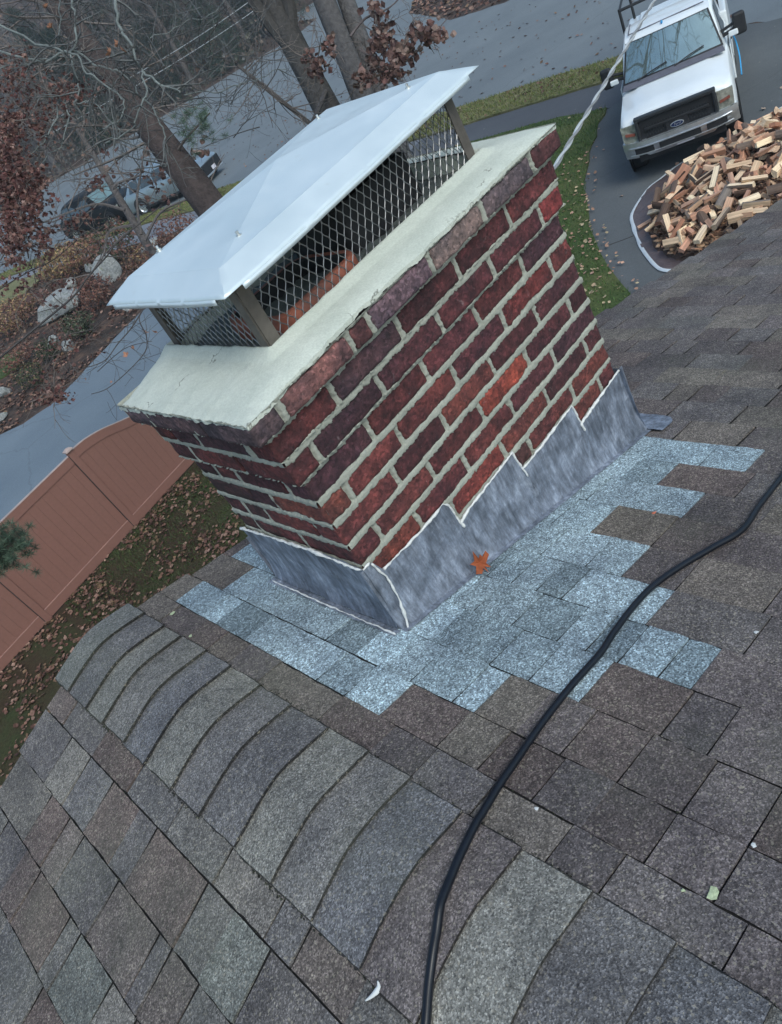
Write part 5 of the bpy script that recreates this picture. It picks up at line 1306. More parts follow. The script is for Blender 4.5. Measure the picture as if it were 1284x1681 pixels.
# a tree standing beyond the top of the frame; its bare boughs hang over the truck and mirror in the windscreen
root = tag(empty('bare_tree', (20.5, 3.0, GZ)), 'bare tree beside the driveway whose boughs mirror in the truck windscreen', 'tree', 'big trees by the driveway')
r = random.Random(91); mb = MB(); trunk_mesh(mb, [(0, 0, -.1), (0, .3, 3), (-.3, .8, 6), (-1.0, 1.6, 10)], [.36, .28, .22, .14], (.08, .07, .065), seed=14); mb.build('trunk', M['bark'], root, smooth=True)
mb = MB()
for (e) in ((-8.0, 6.0, 7.5), (-6.5, 3.2, 9), (-5, 6, 9.5)):
    s_ = Vector((-.3, .8, 6.0)); e = Vector(e); mid = s_.lerp(e, .5) + Vector((0, 0, .8)); pts = catmull([s_, mid, e], 6); mb.tube(pts, [.11 - .006 * i for i in range(len(pts))], 6, (.08, .07, .065))
    for k in range(16): branch(mb, None, pts[r.randint(3, len(pts) - 1)], (e - s_).normalized() + Vector((r.gauss(0, .7), r.gauss(0, .7), r.gauss(0, .4))), r.uniform(1, 2.4), .04, 3, r, kids=(2, 4), col=(.07, .06, .055), minr=.008)
mb.build('branch', M['twig'], root)
# thin cold evening haze
hz = MB(); x0, x1, y0, y1, z0, z1 = -60, 230, -60, 260, GZ - 1.5, 62
hz.box(((x0 + x1) / 2, (y0 + y1) / 2, (z0 + z1) / 2), (x1 - x0, y1 - y0, z1 - z0))
hm = bpy.data.materials.new('haze'); hm.use_nodes = True; N = hm.node_tree; N.nodes.remove(N.nodes['Principled BSDF'])
pv = N.nodes.new('ShaderNodeVolumePrincipled'); pv.inputs['Color'].default_value = (.80, .88, .95, 1); pv.inputs['Density'].default_value = 0.0009; pv.inputs['Anisotropy'].default_value = 0.2
N.links.new(pv.outputs[0], N.nodes['Material Output'].inputs['Volume'])
tag(hz.build('haze', hm), kind='stuff')
# ------------------------------------------------------------------ vehicles
M['white'] = simple('white_paint', (0.74, 0.78, 0.80), 0.28, var=0.03, scale=2, coat=0.5)
M['blackpl'] = simple('black_plastic', (0.011, 0.012, 0.015), 0.6, var=0.2)
M['rubber2'] = simple('tyre_rubber', (0.022, 0.022, 0.024), 0.85)
M['chrome'] = simple('chrome', (0.60, 0.63, 0.66), 0.32, 0.8, var=0.15)
M['bump'] = simple('bright_trim', (0.38, 0.40, 0.42), 0.4, 0.7)
M['greypl'] = simple('grey_cowl', (0.11, 0.11, 0.135), 0.6)
M['amber'] = simple('signal_lens', (0.22, 0.07, 0.05), 0.2)
M['lens'] = simple('headlight_lens', (0.30, 0.31, 0.27), 0.15, 0.3, var=0.5, scale=12)
M['plate'] = simple('number_plate', (0.62, 0.60, 0.66), 0.5, var=0.03)
M['platered'] = simple('plate_letters', (0.25, 0.07, 0.12), 0.5)
M['blue'] = simple('blue_oval', (0.015, 0.03, 0.09), 0.25)
M['bluestrap'] = simple('blue_strap', (0.03, 0.30, 0.62), 0.6)
M['darkpaint'] = simple('black_paint', (0.007, 0.008, 0.010), 0.5, coat=0.0, spec=0.2)
M['silver'] = simple('silver_blue_paint', (0.27, 0.33, 0.37), 0.3, 0.5, var=0.05, coat=0.6)
def glass(name, c, metal, rough=0.05):
    return simple(name, c, rough, metal, var=0.12, scale=1.5, spec=0.8)
M['wsglass'] = glass('windscreen_glass', (0.33, 0.44, 0.45), 0.8, 0.03)
M['dkglass'] = glass('dark_glass', (0.08, 0.10, 0.11), 0.4)
M['tealglass'] = glass('teal_windscreen', (0.20, 0.30, 0.30), 0.4)

def textmesh(body, size, name, mat, parent, Mx, ext=0.002, align='CENTER', shear=0.0):
    cu = bpy.data.curves.new('t', 'FONT'); cu.body = body; cu.size = size; cu.extrude = ext; cu.align_x = align; cu.align_y = 'CENTER'; cu.shear = shear
    o = bpy.data.objects.new('t', cu); COL.objects.link(o); bpy.context.view_layer.update()
    me = bpy.data.meshes.new_from_object(o.evaluated_get(bpy.context.evaluated_depsgraph_get())); bpy.data.objects.remove(o)
    me.transform(Mx); me.materials.clear(); me.materials.append(mat)
    q = bpy.data.objects.new(name, me); COL.objects.link(q); q.parent = parent; return q

def loft(mb, stations, closed_ends=True):
    """stations: list of lists of (x,y,z) half sections (y>=0) from bottom to top centre; mirrored"""
    n = len(stations[0]); vs = []; full = 2 * n
    for s in stations:
        vs += [tuple(p) for p in s]; vs += [(p[0], -p[1], p[2]) for p in reversed(s)]
    fs = []
    for i in range(len(stations) - 1):
        for k in range(full):
            k2 = (k + 1) % full
            fs.append((i * full + k, i * full + k2, (i + 1) * full + k2, (i + 1) * full + k))
    if closed_ends:
        fs.append(tuple(reversed(range(full)))); fs.append(tuple(range((len(stations) - 1) * full, len(stations) * full)))
    mb.add(vs, fs)
def wheel(parent, x, y, r, w_, side, rimm):
    mb = MB(); Mx = Matrix.Translation((x, y, r)) @ Matrix.Rotation(PI / 2 * -side, 4, 'X')
    mb.lathe([(r * .62, -w_ / 2), (r * .93, -w_ / 2), (r, -w_ * .36), (r, w_ * .36), (r * .93, w_ / 2), (r * .64, w_ / 2), (r * .62, w_ * .3)], 32, Mx)
    t = mb.build('tyre', M['rubber2'], auto=40); root = t; t.parent = parent
    t.name = 'wheel'
    mb = MB(); mb.lathe([(r * .64, w_ * .46), (r * .60, w_ * .40), (r * .5, w_ * .25), (r * .2, w_ * .28), (.001, w_ * .3)], 32, Mx)
    for k in range(5):
        a = 2 * PI * k / 5; c = Mx @ Vector((math.cos(a) * r * .38, math.sin(a) * r * .38, w_ * .33)); d = Mx.to_3x3() @ Matrix.Rotation(a, 3, 'Z'); mb.box(c, (r * .48, r * .13, .03), d)
    o = mb.build('rim', rimm, auto=40); o.parent = root
    return t

# ---- the white pickup: x forward is -x (front at x=0, tail towards +x); y left/right, z up
hd = rad(25.5)
TRK = tag(empty('pickup_truck', (12.73, 6.57, GZ), hd), 'white pickup truck with black grille parked on the driveway behind the firewood', 'truck')
def tk(mb, name, mat, parent=None, **k): o = mb.build(name, mat, parent or TRK, **k); return o
mb = MB(); st = []
def body_st(x, hw, zt, zc, zb=0.50, sh=0.0):
    return [(x, hw * .90, zb), (x, hw, zb + .12), (x, hw * 1.005, .85), (x, hw * .985, zt - .10), (x, hw * .955, zt - .03), (x, hw * .88, zt + .005), (x, hw * .70, zt + (zc - zt) * .45), (x, hw * .62, zt + (zc - zt) * .85), (x, hw * .3, zc), (x, 0, zc + .008)]
for x, hw, zt, zc in ((0.10, .90, 1.08, 1.15), (0.13, .955, 1.13, 1.21), (0.22, .985, 1.17, 1.25), (0.6, 1.0, 1.19, 1.27), (1.1, 1.0, 1.23, 1.31), (1.50, 1.0, 1.27, 1.36), (1.62, 1.0, 1.28, 1.36), (3.4, 1.0, 1.30, 1.34)):
    st.append(body_st(x, hw, zt, zc))
loft(mb, st); tk(mb, 'body', M['white'], auto=38)
# cab
mb = MB()
def cab_st(x, hb, ht, zb, zt): return [(x, hb, zb), (x, hb * .985, zb + .02), (x, (hb + ht) / 2, (zb + zt) / 2), (x, ht + .015, zt - .06), (x, ht - .03, zt - .01), (x, ht * .6, zt + .02), (x, 0, zt + .03)]
loft(mb, [cab_st(1.52, .93, .91, 1.24, 1.33), cab_st(2.22, .97, .81, 1.24, 1.91), cab_st(2.35, .97, .81, 1.24, 1.95), cab_st(3.05, .97, .82, 1.24, 1.97), cab_st(3.35, .97, .83, 1.24, 1.93), cab_st(3.42, .95, .84, 1.24, 1.5)])
cab = tk(mb, 'cab', M['white'], auto=30)
# bed / service body
mb = MB(); mb.box((4.75, 0, .98), (2.6, 2.04, .92)); mb.box((4.75, 0, 1.46), (2.44, 1.5, .06)); tk(mb, 'bed', M['white'], bevel=.03)
# windscreen (proud of the cab), with dark surround
def ws(u, v, g=.0, o=.012):
    hb, ht = .915 - g, .765 - g; x = 1.585 + .60 * v; y = (hb + (ht - hb) * v) * (2 * u - 1); z = 1.355 + .555 * v
    bow = .10 * (1 - (2 * u - 1) ** 2); return (x - bow - o * .75, y, z + o * .75 + bow * .15)
mb = MB(); grid(mb, 16, 8, lambda u, v: ws(u, v, 0, .010)); sur = tk(mb, 'windscreen_seal', M['blackpl'], smooth=True)
mb = MB(); grid(mb, 16, 8, lambda u, v: ws(u, .04 + .93 * v, .035, .018)); tk(mb, 'windscreen', M['wsglass'], smooth=True)
mb = MB(); 
grid(mb, 16, 2, lambda u, v: (1.36 + .22 * v - .12 * (1 - (2 * u - 1) ** 2), (.93 - .03 * v) * (2 * u - 1), 1.318 + .045 * v + .012 * (1 - (2 * u - 1) ** 2) + .02 * (1 - abs(2 * u - 1))))
tk(mb, 'cowl', M['greypl'], smooth=True)
for y0 in (-.05, .62):
    mb = MB(); A = Vector(ws((y0 + .9) / 1.8, .0, 0, .035)); B_ = Vector(ws((y0 - .55 + .9) / 1.8, .16, 0, .04)); mb.tube([A + Vector((-.04, 0, 0)), A.lerp(B_, .5) + Vector((-.01, 0, .01)), B_], .012, 5); tk(mb, 'wiper', M['blackpl'])
# side windows and doors
for s in (-1, 1):
    mb = MB(); vs = [(1.98, s * .925, 1.36), (2.95, s * .93, 1.36), (2.93, s * .83, 1.86), (2.42, s * .828, 1.86), (2.32, s * .83, 1.83)]
    vs = [(a, s * (abs(b_) + .012 + (1.86 - c) * .01), c) for a, b_, c in vs]
    mb.add(vs, [(0, 1, 2, 3, 4) if s < 0 else (4, 3, 2, 1, 0)]); tk(mb, 'side_window', M['dkglass'], solid=.01)
    mb = MB(); mb.box((2.42, s * 1.012, .93), (1.1, .02, .62)); dr = tk(mb, 'door', M['white'], bevel=.012)
    mb = MB(); mb.box((2.85, s * 1.03, 1.08), (.16, .03, .04)); h = tk(mb, 'handle', M['blackpl'], dr, bevel=.01)
    # mirrors on two arms
    mb = MB(); mb.box((1.98, s * 1.22, 1.50), (.13, .22, .38), Matrix.Rotation(s * -.15, 3, 'Z')); mr_ = tk(mb, 'mirror', M['blackpl'], bevel=.05, segs=4)
    mb = MB(); mb.tube([(1.98, s * .92, 1.40), (1.98, s * 1.15, 1.44)], .035, 8); mb.tube([(1.98, s * .90, 1.48), (1.98, s * 1.15, 1.54)], .028, 8); tk(mb, 'mirror_arm', M['blackpl'], mr_)
    mb = MB(); mb.box((1.905, s * 1.10, 1.40), (.04, .16, .10)); tk(mb, 'mirror_skin', M['white'], mr_, bevel=.02)
    # headlights
    mb = MB(); mb.add([(0.075, s * .70, .76), (0.10, s * .95, .81), (0.13, s * .965, 1.09), (0.09, s * .70, 1.10)], [(0, 1, 2, 3) if s > 0 else (3, 2, 1, 0)])
    hl = tk(mb, 'headlight', M['lens'], solid=.05)
    mb = MB(); mb.add([(0.045, s * .73, .90), (0.065, s * .90, .93), (0.07, s * .90, .975), (0.05, s * .73, .945)], [(0, 1, 2, 3) if s > 0 else (3, 2, 1, 0)]); tk(mb, 'turn_signal', M['amber'], hl, solid=.03)
    wheel(TRK, .95, s * .87, .40, .27, s, M['chrome']); wheel(TRK, 4.6, s * .87, .40, .27, s, M['chrome'])
    mb = MB(); mb.lathe([(.40, .0), (.47, .0), (.48, .03), (.40, .03)], 32, Matrix.Translation((.95, s * .985, .42)) @ Matrix.Rotation(-s * PI / 2, 4, 'X')); tk(mb, 'wheel_arch', M['blackpl'])
# grille
mb = MB(); mb.box((.085, 0, .885), (.10, 1.34, .60)); gr = tk(mb, 'grille', M['blackpl'], bevel=.03)
M['grillef'] = simple('dark_grille_frame', (0.018, .021, .025), .5)
mb = MB(); mb.box((.05, 0, 1.165), (.12, 1.40, .07)); mb.box((.04, .0, .60), (.10, 1.32, .04)); mb.box((.04, -.665, .88), (.11, .06, .55)); mb.box((.04, .665, .88), (.11, .06, .55)); tk(mb, 'grille_frame', M['grillef'], gr, bevel=.018)
mb = MB(); mb.box((.02, 0, .96), (.06, 1.12, .055)); mb.box((.02, 0, .77), (.06, 1.12, .055)); mb.box((.022, 0, .865), (.05, .40, .15)); tk(mb, 'grille_bar', M['blackpl'], gr, bevel=.012)
mb = MB()
for i in range(23):
    for j in range(5): mb.box((.03, -.53 + i * .048 + (j % 2) * .024, .70 + j * .07), (.02, .012, .05))
tk(mb, 'grille_mesh', M['grillef'], gr)
Tf = Matrix(((0, 0, -1, -.012), (-1, 0, 0, 0), (0, 1, 0, .865), (0, 0, 0, 1)))   # local x -> -y (viewer's right), local y -> z, out -> -x
def oval(a, b_, z): return [tuple(Tf @ Vector((a * math.cos(2 * PI * k / 32), b_ * math.sin(2 * PI * k / 32), z))) for k in range(32)]
mb = MB(); mb.add(oval(.118, .048, -.02) + oval(.118, .048, .006) + oval(.104, .037, .009), [(k, (k + 1) % 32, 32 + (k + 1) % 32, 32 + k) for k in range(32)] + [(32 + k, 32 + (k + 1) % 32, 64 + (k + 1) % 32, 64 + k) for k in range(32)])
em = tk(mb, 'emblem', M['bump'], gr)
mb = MB(); mb.add(oval(.105, .038, .0075), [tuple(range(32))]); tk(mb, 'emblem_field', M['blue'], gr)
textmesh('Ford', .062, 'emblem_script', M['chrome'], gr, Tf @ Matrix.Translation((0, 0, .0095)), .001, shear=.35)
# bumper: chrome shell with three dark slots
def bump_y(x): return x
mb = MB()
def bsh(u, v):
    y = -1.0 + 2.0 * u; z = .79 - .30 * v; x = -.075 + .20 * abs(2 * u - 1) ** 4 + .03 * math.cos(v * PI) * -1
    return (x + (.025 * abs(v - .5) * 2), y, z + .0)
grid(mb, 48, 6, bsh)
grid(mb, 48, 1, lambda u, v: (bsh(u, 0)[0] + .14 * v, bsh(u, 0)[1] * (1 - .02 * v), .79 + .004)); grid(mb, 48, 1, lambda u, v: (bsh(u, 1)[0] + .14 * v, bsh(u, 1)[1], .49))
bp = tk(mb, 'bumper', M['chrome'], smooth=True)
for y0, y1 in ((-.80, -.46), (-.36, .36), (.46, .80)):
    mb = MB(); a, b_ = bsh((y0 + 1) / 2, .5)[0], bsh((y1 + 1) / 2, .5)[0]
    for (xo, e, z0_, z1_) in ((-.030, 0, .565, .685),):
        mb.add([(a + xo, y0, z0_), (b_ + xo, y1, z0_), (b_ + xo, y1, z1_), (a + xo, y0, z1_), (a + .03, y0, z0_), (b_ + .03, y1, z0_), (b_ + .03, y1, z1_), (a + .03, y0, z1_)], [(3, 2, 1, 0), (4, 5, 6, 7), (0, 1, 5, 4), (2, 3, 7, 6), (1, 2, 6, 5), (3, 0, 4, 7)])
    tk(mb, 'bumper_slot', M['blackpl'], bp, bevel=.01)
for z_ in (.57, .70):
    mb = MB(); mb.tube([(bsh(u / 20, .5)[0] - .030, -1.0 + u / 10, z_) for u in range(1, 20)], .012, 5); tk(mb, 'bumper_trim', M['chrome'], bp)
Tp = Matrix(((0, 0, -1, -.095), (-1, 0, 0, -.08), (0, 1, 0, .60), (0, 0, 0, 1)))
mb = MB(); mb.box((-.090, -.08, .60), (.008, .305, .155)); plt = tk(mb, 'number_plate', M['plate'], bp, bevel=.004)
textmesh('52EB 99', .082, 'plate_number', M['platered'], bp, Tp @ Matrix.Translation((0, -.008, .003)), .001)
mb = MB(); mb.box((.25, 0, .50), (.5, 1.5, .16)); tk(mb, 'valance', M['blackpl'])  # black valance box that also paints in the undercarriage shade
# roof seam, marker lamp, ladder rack, blue strap
mb = MB(); mb.tube([(2.42, -.70, 1.985), (2.42, .70, 1.985)], .012, 5); mb.tube([(2.42, .70, 1.985), (3.3, .72, 1.95)], .012, 5); tk(mb, 'roof_seam', M['greypl'])
mb = MB(); mb.box((2.32, .06, 1.985), (.10, .035, .035)); tk(mb, 'roof_clip', M['bluestrap'], bevel=.008)
mb = MB()
for s in (-1, 1): mb.tube([(3.55, s * .88, 1.35), (3.55, s * .88, 2.25)], .03, 8); mb.tube([(5.9, s * .88, 1.35), (5.9, s * .88, 2.25)], .03, 8); mb.tube([(3.55, s * .88, 2.22), (5.9, s * .88, 2.22)], .025, 8)
mb.tube([(3.55, -.88, 2.22), (3.55, .88, 2.22)], .03, 8); mb.tube([(5.9, -.88, 2.22), (5.9, .88, 2.22)], .03, 8); tk(mb, 'ladder_rack', M['blackpl'])
mb = MB(); mb.tube(catmull([Vector(p) for p in ((2.5, -1.06, 1.25), (2.75, -1.10, 1.0), (2.6, -1.12, .75), (2.3, -1.10, .5))], 6), .013, 6); tk(mb, 'strap', M['bluestrap'])
# papers on the dash show through
# ---- parked cars on the street
def car(name, lab, loc, ang, sc, L, W, H_, paint, wg, grp, roofx=(.36, .84), front_black=True):
    t = tag(empty(name, (loc[0], loc[1], GZ), ang), lab, 'car', grp); t.scale = (sc, sc, sc)
    def b(mb, n, m, par=None, **k): return mb.build(n, m, par or t, **k)
    hw = W / 2; bz = H_ * .60
    mb = MB(); S = []
    for u, w_, zt in ((0, .72, .46), (.012, .86, .50), (.05, .95, .55), (.12, .985, .585), (.22, 1, .61), (.30, 1, .64), (.5, 1, .66), (.75, 1, .67), (.9, .98, .66), (.97, .93, .63), (1.0, .85, .52)):
        x = u * L; h = hw * w_; z = H_ * zt
        S.append([(x, h * .86, .22), (x, h * .97, .30), (x, h, .55), (x, h * .975, z - .12), (x, h * .93, z - .03), (x, h * .80, z), (x, h * .45, z + .03), (x, 0, z + .04)])
    loft(mb, S); b(mb, 'body', paint, auto=35)
    mb = MB(); a, c = roofx; zb = H_ * .62
    def cs(u, wb, wt, zt): x = u * L; return [(x, hw * wb, zb), (x, hw * (wb + wt) / 2, (zb + zt) / 2), (x, hw * wt, zt - .05), (x, hw * wt * .9, zt - .005), (x, hw * wt * .5, zt + .02), (x, 0, zt + .03)]
    loft(mb, [cs(a - .09, .90, .88, zb + .03), cs(a + .02, .92, .74, H_ * .94), cs(a + .10, .93, .74, H_ * .985), cs((a + c) / 2, .93, .75, H_), cs(c - .06, .92, .74, H_ * .975), cs(c, .90, .72, H_ * .93), cs(c + .09, .86, .80, zb + .06)])
    b(mb, 'roof', paint, auto=35)
    mb = MB()
    def wsx(u, v): x0, x1 = (a - .085) * L, (a + .015) * L; wb, wt = .80, .68; o = .02; return (x0 + (x1 - x0) * v - o, hw * (wb + (wt - wb) * v) * (2 * u - 1), zb + .045 + (H_ * .925 - zb - .045) * v + o)
    grid(mb, 8, 4, wsx); b(mb, 'windscreen', wg, smooth=True)
    mb = MB()
    def rg(u, v): x0, x1 = (c + .085) * L, (c + .01) * L; return (x0 + (x1 - x0) * v + .02, hw * (.76 + (-.1) * v) * (1 - 2 * u), zb + .09 + (H_ * .9 - zb - .09) * v + .015)
    grid(mb, 8, 4, rg); b(mb, 'rear_window', M['dkglass'], smooth=True)
    for s in (-1, 1):
        for (u0, u1) in ((a + .0, a + .17), (a + .185, a + .34), (a + .355, c - .01)):
            yb, yt = hw * .935 + .012, hw * .765 + .014; z0_, z1_ = zb + .04, H_ * .90
            k0 = .045 if u0 == a else .0; k1 = .06 if u1 == c - .01 else 0
            vs = [(u0 * L - k0 * .2 * L, s * yb, z0_), (u1 * L + k1 * .5 * L, s * yb, z0_), (u1 * L - k1 * .2 * L, s * yt, z1_), ((u0 + k0) * L, s * yt, z1_)]
            mb = MB(); mb.add(vs, [(0, 1, 2, 3) if s < 0 else (3, 2, 1, 0)]); b(mb, 'side_window', M['dkglass'])
        for xw in (.18, .80):
            wheel(t, xw * L, s * (hw - .10), .34, .22, s, M['chrome'])
            mb = MB(); mb.lathe([(.345, 0), (.40, 0), (.41, .02), (.345, .02)], 28, Matrix.Translation((xw * L, s * (hw * .995), .36)) @ Matrix.Rotation(-s * PI / 2, 4, 'X')); b(mb, 'wheel_arch', M['blackpl'])
        mb = MB(); mb.box((a * L - .10, s * (hw + .09), zb + .05), (.10, .18, .12)); b(mb, 'mirror', paint, bevel=.03)
        mb = MB(); mb.box((.035 * L, s * hw * .72, H_ * .455), (.10, hw * .38, .11), Matrix.Rotation(s * .25, 3, 'Z')); b(mb, 'headlight', M['lens'], bevel=.02)
        mb = MB(); mb.box((.985 * L, s * hw * .72, H_ * .50), (.08, hw * .36, .13)); b(mb, 'tail_light', M['amber'], bevel=.02)
        mb = MB(); mb.box((.49 * L, s * hw * 1.0, .27), (.56 * L, .03, .10)); b(mb, 'sill', M['blackpl'], bevel=.01)
        mb = MB(); mb.box((.46 * L, s * (hw * .995), H_ * .56), (.09, .03, .03)); mb.box((.63 * L, s * (hw * .995), H_ * .56), (.09, .03, .03)); b(mb, 'handle', M['chrome'])
    mb = MB(); mb.box((-.012, 0, .52), (.10, hw * 1.5, .42)); g = b(mb, 'grille', M['blackpl'], bevel=.03)
    mb = MB(); mb.box((-.068, 0, .42), (.02, .31, .15)); b(mb, 'number_plate', M['plate'], g)
    mb = MB(); mb.box((L + .01, 0, .42), (.08, hw * 1.5, .22)); b(mb, 'bumper', M['blackpl'], bevel=.03)
    mb = MB(); mb.box((.0, 0, .27), (.13, hw * 1.6, .07)); b(mb, 'bumper', M['chrome'], bevel=.02)
    return t
# front at local x = 0, tail towards +x
loc = Vector((20.16, 34.37, 0)); ang = rad(113.9); sc1 = 1.15
car('silver_car', 'silver-blue hatchback parked on the street behind the thick pine trunk', loc, ang, sc1, 4.6, 1.86, 1.58, M['silver'], M['tealglass'], 'cars parked on the street')
loc2 = Vector((18.2, 39.9, 0))
car('black_car', 'black car with a pale windscreen parked behind the silver one, half hidden by brown leaves', loc2, rad(104), sc1, 4.9, 1.95, 1.72, M['darkpaint'], M['tealglass'], 'cars parked on the street')

# ------------------------------------------------------------------ tarp and firewood
def tarp_mat():
    m, N, b = newmat('brown_tarp'); t = tex_noise(N, 3, 6, .6); r = ramp(N, t.outputs[0], [(.3, (.075, .058, .062)), (.7, (.14, .105, .105))]); lnk(N, r.outputs[0], b.inputs['Base Color']); b.inputs['Roughness'].default_value = .45
    t2 = tex_noise(N, 6, 5, .6, dist=1.5); bump(N, b, t2.outputs[0], .5, .04); return m
M['tarp'] = tarp_mat(); M['hem'] = simple('white_tarp_hem', (.55, .60, .64), .6, var=.1, scale=6)
outl = [onz(u, v, GZ + .03) for u, v in ((1130, 262), (1108, 275), (1084, 294), (1062, 312), (1038, 350), (1040, 372), (1049, 398), (1062, 420), (1082, 441), (1105, 445))]
ex = [Vector((8.7, 4.1, GZ + .03)), Vector((8.9, 2.4, GZ + .03)), Vector((12.5, 1.2, GZ + .03)), Vector((15.2, 2.6, GZ + .03)), Vector((15.0, 5.2, GZ + .03))]
O = catmull(outl, 5) + ex
TC = Vector((11.9, 4.2, GZ)); RX, RY = 2.75, 2.35
def pileh(x, y):
    u, v = (x - 11.55) / 2.15, (y - 4.42) / 2.0; d = u * u + v * v
    return max(0, 1 - d) ** .62 * 0.60
tp = tag(empty('tarp', (TC.x, TC.y, GZ)), 'crumpled brown tarp with a white hem spread under the firewood', 'tarp')
mb = MB(); n = len(O); RN = 22; vs = []
for j in range(RN + 1):
    for i in range(n):
        p = TC.lerp(O[i], j / RN); q = j / RN
        z = .03 + .05 * max(0, noise.noise(Vector((p.x * 2.2, p.y * 2.2, 0)))) + .035 * noise.noise(Vector((p.x * 6, p.y * 6, 3)))
        if p.x > 11.3 and p.y > 5.9: z += .28 * max(0, noise.noise(Vector((p.x * 1.9, p.y * 3.2, 9))) + .25) * min(1, (1 - q) * 7)
        if q > .95: z = .03 + .5 * (z - .03)
        vs.append((p.x - TC.x, p.y - TC.y, max(.022, z)))
fs = [(j * n + i, j * n + (i + 1) % n, (j + 1) * n + (i + 1) % n, (j + 1) * n + i) for j in range(RN) for i in range(n)]
mb.add(vs, fs); mb.build('sheet', M['tarp'], tp, smooth=True)
mb = MB(); hv = []
for i in range(n):
    p = O[i] - TC; c = Vector((p.x, p.y, 0)).normalized(); w_ = .032 + .015 * noise.noise(p * 3)
    a, b_ = p + c * (w_ + .0), p - c * w_
    hv += [(a.x, a.y, .026), (p.x, p.y, .05), (b_.x, b_.y, .045)]
mb.add(hv, [(3 * i + q, 3 * i + q + 1, 3 * ((i + 1) % n) + q + 1, 3 * ((i + 1) % n) + q) for i in range(n) for q in (0, 1)])
mb.build('hem', M['hem'], tp, smooth=True)
# split logs: wedge sections with pale split faces and bark on the round side
def logmat():
    m, N, b = newmat('split_wood'); a = N.nodes.new('ShaderNodeAttribute'); a.attribute_name = 'Col'
    tc = N.nodes.new('ShaderNodeTexCoord'); mp = N.nodes.new('ShaderNodeMapping'); mp.inputs['Scale'].default_value = (3, 40, 40); lnk(N, tc.outputs['Object'], mp.inputs[0])
    t = tex_noise(N, 1, 5, .6, vec=mp.outputs[0]); r = ramp(N, t.outputs[0], [(.3, g3(.7)), (.7, g3(1.25))]); c = mix(N, 'MULTIPLY', 1, a.outputs['Color'], r.outputs[0])
    oi = N.nodes.new('ShaderNodeObjectInfo'); r2 = ramp(N, oi.outputs['Random'], [(0, (.62, .52, .46)), (.35, (.85, .78, .74)), (.65, (1.0, 1.0, 1.0)), (1, (1.12, 1.12, 1.05))]); c = mix(N, 'MULTIPLY', 1, c, r2.outputs[0])
    lnk(N, c, b.inputs['Base Color']); b.inputs['Roughness'].default_value = .8; bump(N, b, t.outputs[0], .4, .01); return m
M['log'] = logmat()
WD = [(.66, .46, .32), (.72, .55, .38), (.60, .37, .25), (.58, .31, .21), (.78, .62, .44), (.50, .31, .22)]; BK = [(.14, .10, .08), (.18, .15, .13), (.10, .065, .05)]
def logmesh(i):
    r = random.Random(900 + i); L = r.uniform(.28, .40); R_ = r.uniform(.055, .095); ang = r.choice((70, 90, 120, 180, 60)); n = 6
    prof = [(0, 0)] + [(R_ * math.cos(rad(ang * k / n)), R_ * math.sin(rad(ang * k / n))) for k in range(n + 1)]
    if i % 4 == 3: prof = [(-.05, -.028), (.05, -.034), (.055, .03), (-.045, .034)]; n = 0
    cx = sum(p[0] for p in prof) / len(prof); cy = sum(p[1] for p in prof) / len(prof); m = len(prof); wd = r.choice(WD); bk = r.choice(BK)
    mb = MB(); sl = 5; vs = []
    for s in range(sl + 1):
        for (a, b_) in prof:
            k = 1 + .10 * noise.noise(Vector((a * 20 + i, b_ * 20, s))); vs.append((-L / 2 + L * s / sl + (.012 * noise.noise(Vector((a * 30, b_ * 30, i))) if s in (0, sl) else 0), (a - cx) * k, (b_ - cy) * k))
    b0 = len(mb.v)
    for s in range(sl):
        for k in range(m):
            k2 = (k + 1) % m; isb = n > 0 and ang >= 90 and 1 <= k < m - 1
            mb.add([vs[s * m + k], vs[s * m + k2], vs[(s + 1) * m + k2], vs[(s + 1) * m + k]], [(0, 3, 2, 1)], bk if isb else wd)
    e = tuple(x * .92 for x in wd)
    mb.add([vs[k] for k in range(m)], [tuple(range(m))], e); mb.add([vs[sl * m + k] for k in range(m)], [tuple(reversed(range(m)))], e)
    o = mb.build('split_log', M['log']); return o
protos = [logmesh(i) for i in range(16)]
r = random.Random(404); N_LOG = 298; placed = 0; i = 0; usedp = set()
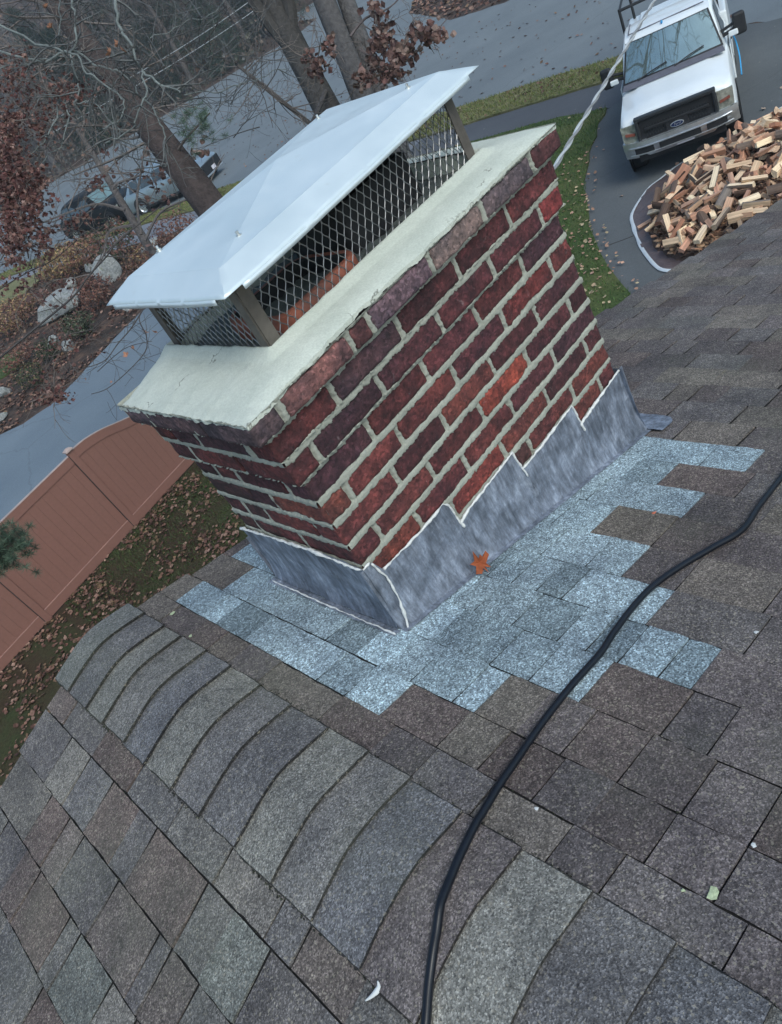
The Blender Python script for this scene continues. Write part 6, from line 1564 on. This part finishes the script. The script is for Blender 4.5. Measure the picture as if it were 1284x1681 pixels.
while placed < N_LOG:
    x, y = 11.55 + r.uniform(-2.3, 2.3), 4.42 + r.uniform(-2.15, 2.15); h = pileh(x, y)
    u, v = (x - 11.55) / 2.2, (y - 4.42) / 2.06
    if u * u + v * v > 1.0: continue
    if y < 3.4 and r.random() < .6: continue
    k = placed % 16; o = protos[k] if k not in usedp else protos[k].copy()
    if k in usedp: COL.objects.link(o)
    usedp.add(k)
    e = .1; gx, gy = (pileh(x + e, y) - pileh(x - e, y)) / (2 * e), (pileh(x, y + e) - pileh(x, y - e)) / (2 * e)
    nrm = Vector((-gx, -gy, 1)).normalized(); a = r.uniform(0, 6.3); t = Vector((math.cos(a), math.sin(a), 0)); t = (t - nrm * t.dot(nrm) + nrm * r.gauss(0, .28)).normalized()
    s = nrm.cross(t).normalized(); up = t.cross(s); R_ = Matrix((t, s, up)).transposed() @ Matrix.Rotation(r.uniform(0, 6.3), 3, 'X')
    o.matrix_world = Matrix.Translation((x, y, GZ + .10 + h * 1.0 + r.uniform(-.02, .13))) @ R_.to_4x4()
    tag(o, 'split firewood log in the heap on the brown tarp in front of the white truck', 'firewood', 'split logs heaped on the tarp'); placed += 1
mb = MB(); DB = [(.10, .06, .045), (.16, .09, .06), (.34, .22, .14), (.07, .045, .035), (.42, .28, .18), (.40, .22, .14)]
for k in range(6500):
    u, v = r.uniform(-1, 1), r.uniform(-1, 1)
    if u * u + v * v > 1: continue
    x, y = 11.55 + 2.1 * u, 4.42 + 1.95 * v; h = pileh(x, y); c = r.choice(DB); a = r.uniform(0, 6.3)
    q = Matrix.Rotation(a, 3, 'Z') @ Matrix.Rotation(r.gauss(0, .6), 3, 'Y'); mb.box((x, y, GZ + .05 + h * r.uniform(.86, 1.0)), (r.uniform(.08, .3), r.uniform(.03, .09), .02), q, (lambda kk: tuple(z * kk for z in c))(r.uniform(.6, 1.3)))
grid(mb, 40, 40, lambda u, v: (11.55 + 2.15 * (2 * u - 1), 4.42 + 2.0 * (2 * v - 1), GZ + .035 + .88 * pileh(11.55 + 2.15 * (2 * u - 1), 4.42 + 2.0 * (2 * v - 1)) + (.0 if pileh(11.55 + 2.15 * (2 * u - 1), 4.42 + 2.0 * (2 * v - 1)) > 0 else -.03)), (.09, .055, .042))
tag(mb.build('wood_debris', M['leafmat']), 'bark, chips and inner logs filling the firewood heap', kind='stuff')
